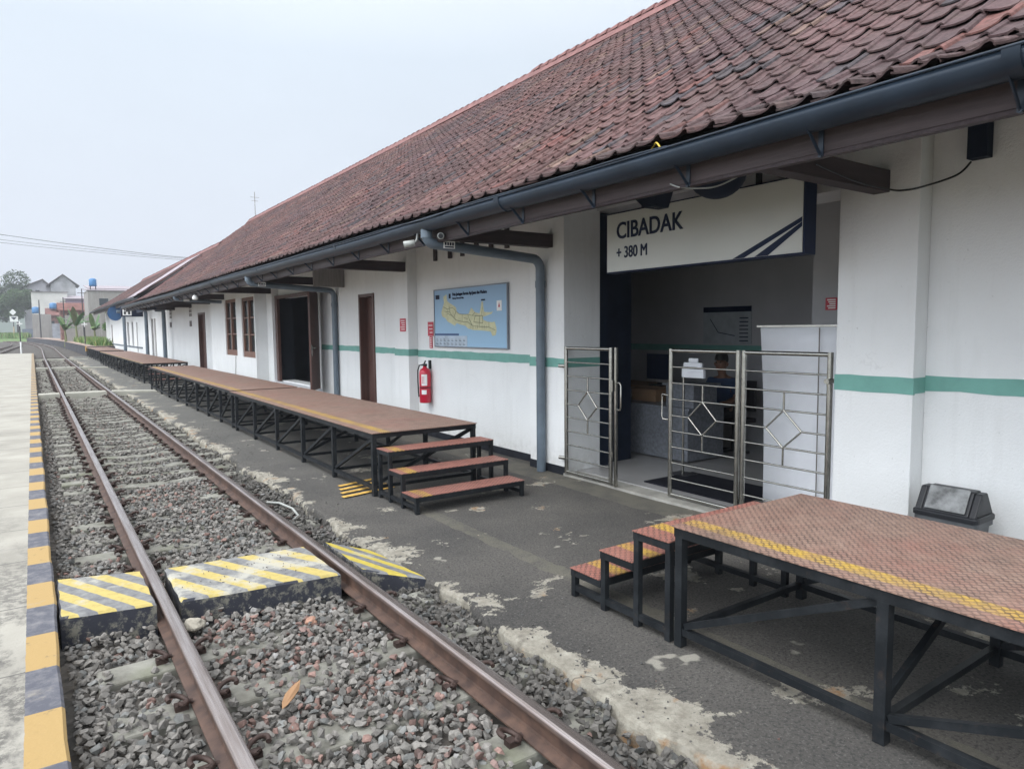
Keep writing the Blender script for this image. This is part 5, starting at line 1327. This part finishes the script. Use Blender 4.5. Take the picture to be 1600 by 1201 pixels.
def tree(x, y, zg, h, rad, label, seed, cols=((.035, .065, .03), (.06, .10, .035), (.025, .05, .025)), leaf=.16, n=9000, group=None):
    rr = random.Random(seed); t = empty('tree', (x, y, zg), label, 'tree', group)
    tr = MB(); tops = []
    tr.tube([(x, y, zg), (x+.1, y, zg+h*.25), (x-.05, y+.1, zg+h*.5), (x+.1, y, zg+h*.75)], [.018*h+.05, .014*h+.04, .010*h, .05], 8)
    for i in range(7):
        a = rr.uniform(0, 6.28); z0 = zg+h*rr.uniform(.25, .6); L = rad*rr.uniform(.5, .85); e_ = (x+math.cos(a)*L, y+math.sin(a)*L, z0+h*rr.uniform(.12, .35)); tr.tube([(x, y, z0), ((x+e_[0])/2, (y+e_[1])/2, z0+.1*h), e_], [.09, .06, .025], 6); tops.append(e_)
    part(tr, 'trunk', M['woodpole'], t)
    bl = [(*e_, rad*rr.uniform(.32, .5)) for e_ in tops]+[(x+rr.uniform(-.5, .5)*rad, y+rr.uniform(-.5, .5)*rad, zg+h*rr.uniform(.45, .88), rad*rr.uniform(.28, .45)) for _ in range(9)]
    me = crown_mesh('crown', bl, n, leaf, cols, seed); o = bpy.data.objects.new('crown', me); C.objects.link(o); o.parent = t; o.location = (-x, -y, -zg)
GT = 'trees left of the old walls'
tree(-8.2, 222, .4, 17.5, 7.6, 'dark green tree at the left edge of the view', 11, leaf=.30, n=14000, group=GT)
tree(-2.9, 214, .4, 13.4, 5.0, 'bushy mid green tree right beside the old walled yard', 12, ((.045, .085, .035), (.07, .12, .04)), leaf=.28, n=13000, group=GT)
tree(-15, 234, .4, 15.0, 7.6, 'tree mostly outside the left edge, behind the others', 13, leaf=.30, n=9000, group=GT)
tree(6.9, 74, -.1, 4.6, 1.5, 'light green bushy shrub between banana plant and end wall', 15, ((.10, .19, .05), (.07, .14, .04)), .12, 6000)
def banana(x, y, zg, label, seed, H=4.2, n=9):
    rr = random.Random(seed); t = empty('banana_plant', (x, y, zg), label, 'banana plant', 'banana plants by the old wall')
    part(MB().tube([(x, y, zg), (x+.05, y, zg+H*.25), (x, y, zg+H*.5)], [.16, .13, .07], 10), 'stem', simple('banana_stem', (.16, .17, .07), .7), t)
    for i in range(n):
        a = rr.uniform(0, 6.28); tilt = rr.uniform(.35, 1.1); L = H*rr.uniform(.45, .65); w_ = .28; V = []; K = 9
        for k in range(K+1):
            s = k/K; r_ = L*s*math.sin(tilt)*(1-.15*s); z = zg+H*.48+L*s*math.cos(tilt)*1.1-L*.55*s*s*math.sin(tilt); ww = w_*math.sin(math.pi*min(1, .08+s*.92))**.6*(1 if s < .97 else .2)
            cx_, cy_ = x+math.cos(a)*r_, y+math.sin(a)*r_
            V += [(cx_-math.sin(a)*ww, cy_+math.cos(a)*ww, z-.10*ww), (cx_, cy_, z+.03), (cx_+math.sin(a)*ww, cy_-math.cos(a)*ww, z-.10*ww)]
        F = [(3*k+j, 3*k+3+j, 3*k+4+j, 3*k+1+j) for k in range(K) for j in range(2)]
        part(MB().add(V, F), 'leaf', simple('banana_leaf', (.08+rr.uniform(-.02, .03), .16+rr.uniform(-.04, .04), .05), .5, var=.3, scale=3), t)
banana(4.05, 91, .0, 'tall banana plant in front of the weathered wall', 1, 4.9)
banana(3.1, 94, .0, 'smaller drooping banana plant left of the tall one', 2, 4.0)
banana(5.6, 88, .0, 'broad-leaved banana plant nearest the station', 3, 3.9)
# old walls
def blockwall(name, x0, x1, y, h, label, cat, mat, zg=-.2, cap=True, posts=0, k=1.0):
    x0, x1, y, h = x0*k, x1*k, y*k, 1.64+(h-1.84)*k-zg
    t = empty(name, ((x0+x1)/2, y, zg), label, cat)
    part(MB().box(x0, x1, y, y+.25, zg, zg+h), 'wall_panel', mat, t)
    for i in range(posts):
        x = x0+(x1-x0)*(i+.5)/posts; part(MB().box(x-.12, x+.12, y-.04, y+.2, zg, zg+h+.04), 'pier', mat, t)
    return t
streak = plaster('rain_streaked_wall', (.27, .255, .235), 1.0)
blockwall('yard_wall', .10, 1.95, 98, 4.0, 'tall stained concrete yard wall with piers behind the far platform', 'wall', streak, posts=3, k=1.78)
blockwall('low_block_wall', 1.95, 3.2, 97, 2.9, 'grey-blue rendered low wall between the yard wall and the banana plants', 'wall', simple('grey_blue_render', (.27, .28, .31), .85, var=.3, scale=1.2), k=1.78)
blockwall('garden_wall', 3.3, 7.2, 99, 3.9, 'rain-streaked grey wall behind the banana plants', 'wall', streak, posts=4)
def fence_run():
    t = empty('plank_wall', (6.4, 84, -.1), 'tall mould-streaked concrete panel wall beside the station end', 'wall'); mb = MB()
    for i in range(12): mb.box(5.9+.18*i, 6.06+.18*i, 84-.02*(i % 2), 84.15, -.1, 3.9+.08*math.sin(i*2.1))
    part(mb, 'wall_panel', streak, t)
fence_run()
# houses
def kz(z, k): return 1.64+(z-1.64)*k
def house(name, x0, x1, y, d, z0, z1, ztop, label, wallm, roofm, axis='x', win=(), over=.35, skew=0, k=1.0):
    x0, x1, y, d, over, skew = x0*k, x1*k, y*k, d*k, over*k, skew*k; z1, ztop = kz(z1, k), kz(ztop, k); win = [(a*k, b*k, kz(c, k), kz(e_, k)) for a, b, c, e_ in win]
    t = empty(name, ((x0+x1)/2, y+d/2, z0), label, 'house')
    part(MB().box(x0, x1, y, y+d, z0, z1), 'wall', wallm, t)
    if axis == 'x':   # ridge runs along x, slope faces the viewer
        ym = y+d/2
        part(MB().prism([(y-over, z1-.1), (ym, ztop), (y+d+over, z1-.1), (y+d+over, z1-.25), (ym, ztop-.18), (y-over, z1-.25)], 'x', x0-over, x1+over), 'roof', roofm, t)
    elif axis == 'y':             # gable faces the viewer
        xm = (x0+x1)/2+skew
        part(MB().prism([(x0, z1), (xm, ztop-.14), (x1, z1)], 'y', y+.02, y+d-.02), 'gable', wallm, t)
        part(MB().prism([(x0-over, z1-.14), (xm, ztop), (x1+over, z1-.14), (x1+over, z1-.26), (xm, ztop-.14), (x0-over, z1-.26)], 'y', y-over, y+d+over), 'roof', roofm, t)
    else:
        part(MB().prism([(y-over, z1+.02), (y+d+over, ztop), (y+d+over, ztop-.1), (y-over, z1-.08)], 'x', x0-over, x1+over), 'roof', roofm, t)
    for (a, b, c, e_) in win:
        f = part(MB().box(a-.07, b+.07, y-.04, y+.02, c-.07, e_+.07), 'window', wallm, t); part(MB().box(a, b, y-.05, y-.041, c, e_), 'pane', M['glass'], f)
    return t
hw = simple('faded_lilac_render', (.46, .45, .48), .85, var=.2, scale=.5)
house('house', -.9, 3.2, 150, 7, -.2, 9.6, 11.2, 'grey-roofed two storey house left of the taller gable house', hw, M['houseroof'], 'y', ((.9, 1.5, 8.2, 9.2),), .6, .9, k=1.5)
house('house', 3.1, 6.8, 146, 7, -.2, 10.0, 11.9, 'pale gable-fronted house, highest on the slope', simple('grey_gable_render', (.38, .38, .39), .85, var=.3, scale=.7), M['houseroof'], 'y', (), .6, .0, k=1.5)
house('warehouse', .2, 4.9, 130, 8, -.2, 8.0, 8.3, 'long windowless cream wall building in the middle distance', simple('cream_render', (.58, .57, .53), .85, var=.12, scale=.5), M['houseroof'], 'z', (), .2, k=1.5)
house('house', 4.6, 7.3, 128, 6, -.2, 6.9, 7.6, 'low white-roofed shed right of the cream wall building', simple('purple_boards', (.20, .14, .19), .85, var=.3), M['asbestos'], 'z', (), .3, k=1.5)
house('house', 3.4, 6.9, 116, 5, -.2, 4.9, 5.9, 'red brick house with red tiles behind the banana plants', M['brickred'], M['redroof'], 'x', ((4.2, 4.7, 3.4, 4.3),), .3)
house('house', 1.75, 3.75, 104, 4, -.2, 3.9, 4.75, 'low house with rusty red tile roof above the yard wall', M['brickred'], M['redroof'], 'x', ((2.0, 2.4, 2.3, 3.1), (2.8, 3.3, 2.3, 3.1)), .25, k=1.72)
house('house', 6.0, 12.2, 102, 8, -.2, 6.95, 7.5, 'weathered concrete two storey building carrying a blue water tank', streak, M['asbestos'], 'z', ((7.2, 8.2, 5.0, 5.9),), .15)
house('house', 7.2, 13.5, 118, 8, -.2, 8.0, 8.9, 'pale-roofed block behind the weathered building', M['housewall'], M['asbestos'], 'z', (), .3)
def tank(x, y, z, r, h, label, legs=True):
    t = empty('water_tank', (x, y, z), label, 'water tank', 'blue water tanks'); V, F = lathe([(.01, z), (r, z), (r*1.02, z+h*.3), (r*.98, z+h*.5), (r*1.02, z+h*.85), (r*.6, z+h*.98), (r*.25, z+h), (.01, z+h*1.03)], x, y, 18)
    part(MB().add(V, F, True), 'drum', M['tank'], t)
    if legs:
        for dx, dy in ((-1, -1), (1, -1), (-1, 1), (1, 1)): part(MB().bar((x+dx*r*.7, y+dy*r*.7, z-.6), (x+dx*r*.7, y+dy*r*.7, z), .08, .08), 'leg', M['woodpole'], t)
tank(6.71, 103.5, 7.49, .42, 1.0, 'bright blue water tank standing on the weathered concrete building', True)
tank(.93, 180, 5.77, .72, 1.4, 'pale blue water tank behind the yard wall, left one', True)
tank(4.10, 181, 6.8, .72, 1.3, 'blue water tank on the low red roof', False)
# moss-grown mound by the building
# poles, signals
def pole(x, y, z0, z1, label, arm=0, w=.07):
    t = empty('utility_pole', (x, y, z0), label, 'pole', 'poles beyond the station'); part(MB().tube([(x, y, z0), (x, y, z1)], [w, w*.7], 8), 'shaft', M['woodpole'], t)
    if arm: part(MB().bar((x-arm, y, z1-.5), (x+arm, y, z1-.5), .06, .06), 'cross_arm', M['woodpole'], t)
pole(5.05, 96, -.2, 6.75, 'dark pole in front of the red brick house', .45)
pole(1.48, 171, -.2, 8.3, 'thin dark pole in front of the yard wall', 0, .14)
pole(3.15, 95.5, .55, 5.7, 'slim grey pole left of the banana plants', .3)
def cross_marker(x, y, z0, zc, s, label, white_base=False):
    t = empty('track_marker', (x, y, z0), label, 'track marker', 'white cross markers beside the track')
    part(MB().tube([(x, y, z0), (x, y, zc)], .045, 8), 'post', M['woodpole'], t)
    part(MB().box(x-s, x+s, y-.04, y-.01, zc-s*.17, zc+s*.17), 'cross', M['white'], t); part(MB().box(x-s*.17, x+s*.17, y-.043, y-.008, zc-s, zc+s), 'cross', M['white'], t)
    if white_base: part(MB().tube([(x, y, z0), (x, y, z0+1.05)], .06, 8), 'painted_base', M['white'], t)
    return t
cross_marker(-.83, 71.5, -.15, 2.42, .21, 'white cross marker with white painted foot at the platform end', True)
cross_marker(3.84, 72, .6, 2.35, .22, 'white cross marker on the far platform before the banana plants')
t = empty('railway_signboard', (-3.35, 195, .4), 'white diamond and square boards on a striped post by the grass', 'sign')
part(MB().tube([(-3.35, 195, .4), (-3.35, 195, 6.8)], .09, 8), 'post', M['woodpole'], t); part(MB().tube([(-3.35, 194.98, 1.4), (-3.35, 194.98, 3.1)], .11, 8), 'painted_band', simple('orange_white', (.45, .33, .20), .6), t)
part(MB().prism([(-3.35, 5.65), (-2.7, 6.38), (-3.35, 7.1), (-4.0, 6.38)], 'y', 194.8, 194.85), 'diamond_board', M['white'], t)
part(MB().box(-4.0, -2.45, 194.8, 194.85, 4.2, 5.45), 'square_board', M['white'], t); part(MB().prism([(-3.8, 5.25), (-2.65, 5.25), (-3.22, 4.6)], 'y', 194.77, 194.79), 'board_mark', M['navyp'], t)
# small dark signal housing by the track
tag(MB().box(-1.9, .9, 205, 207, .3, 2.6).build('trackside_hut', simple('blue_grey_hut', (.13, .15, .20), .8, var=.4)), 'low blue-grey hut half hidden at the foot of the trees', 'hut')
# antennas and overhead wires
t = empty('antenna_mast', (10.78, 41, 7.8), 'thin antenna mast rising behind the roof ridge', 'antenna'); part(MB().tube([(10.9, 41.5, 7.3), (10.9, 41.5, 9.55)], .018, 6), 'mast', M['plank'], t)
part(MB().bar((10.65, 41.5, 9.25), (11.15, 41.5, 9.25), .015, .015).bar((10.72, 41.5, 9.05), (11.08, 41.5, 9.05), .015, .015), 'dipoles', M['plank'], t)
tag(MB().tube([(11.2, 11.45, 7.5), (11.2, 11.45, 8.38)], .006, 6).build('lightning_rod', M['plank']), 'hair-thin rod standing on the ridge behind the station roof', 'rod')
for i, (za, zb, zc, lab) in enumerate(((8.45, 7.9, 7.5, 'upper'), (8.10, 7.72, 7.42, 'middle'), (7.9, 7.55, 7.3, 'lower'))):
    P = [(-6, 60, za+.55), (-1.5, 60, za), (4.2, 60.2, zb), (10.2, 60.5, zc), (16, 61, zc+.1)]
    cable(P, .016 if i == 0 else .011, '%s one of the overhead wires crossing the sky at left' % lab, M['woodpole'], 'overhead_wire')
# distant hill
def hill():
    V = []; nx = 60
    for i in range(nx+1):
        x = -260+520*i/nx; prof = 55*math.exp(-((x+50)/80)**2)+3*math.sin(x*.05)+30*math.exp(-((x+200)/60)**2)+2*math.sin(x*.13)
        for j, q in enumerate((0, .5, .85, 1, .8, 0)): V.append((x, 620+j*45, max(-.3, prof*q+random.uniform(-1, 1))))
    F = [(i*6+j, (i+1)*6+j, (i+1)*6+j+1, i*6+j+1) for i in range(nx) for j in range(5)]
    tag(MB().add(V, F, True).build('hill', M['hill']), kind='structure')
hill()
HAZE = True
if HAZE:
    o = MB().box(-290, 300, -40, 860, -1.4, 95).build('haze', None)
    hm = bpy.data.materials.new('haze'); hm.use_nodes = True; n_ = hm.node_tree; n_.nodes.clear()
    pv = n_.nodes.new('ShaderNodeVolumePrincipled'); pv.inputs['Color'].default_value = (.93, .95, 1, 1); pv.inputs['Density'].default_value = .0009; pv.inputs['Anisotropy'].default_value = .2
    ou = n_.nodes.new('ShaderNodeOutputMaterial'); n_.links.new(pv.outputs[0], ou.inputs['Volume'])
    o.data.materials.append(hm); tag(o, kind='stuff')
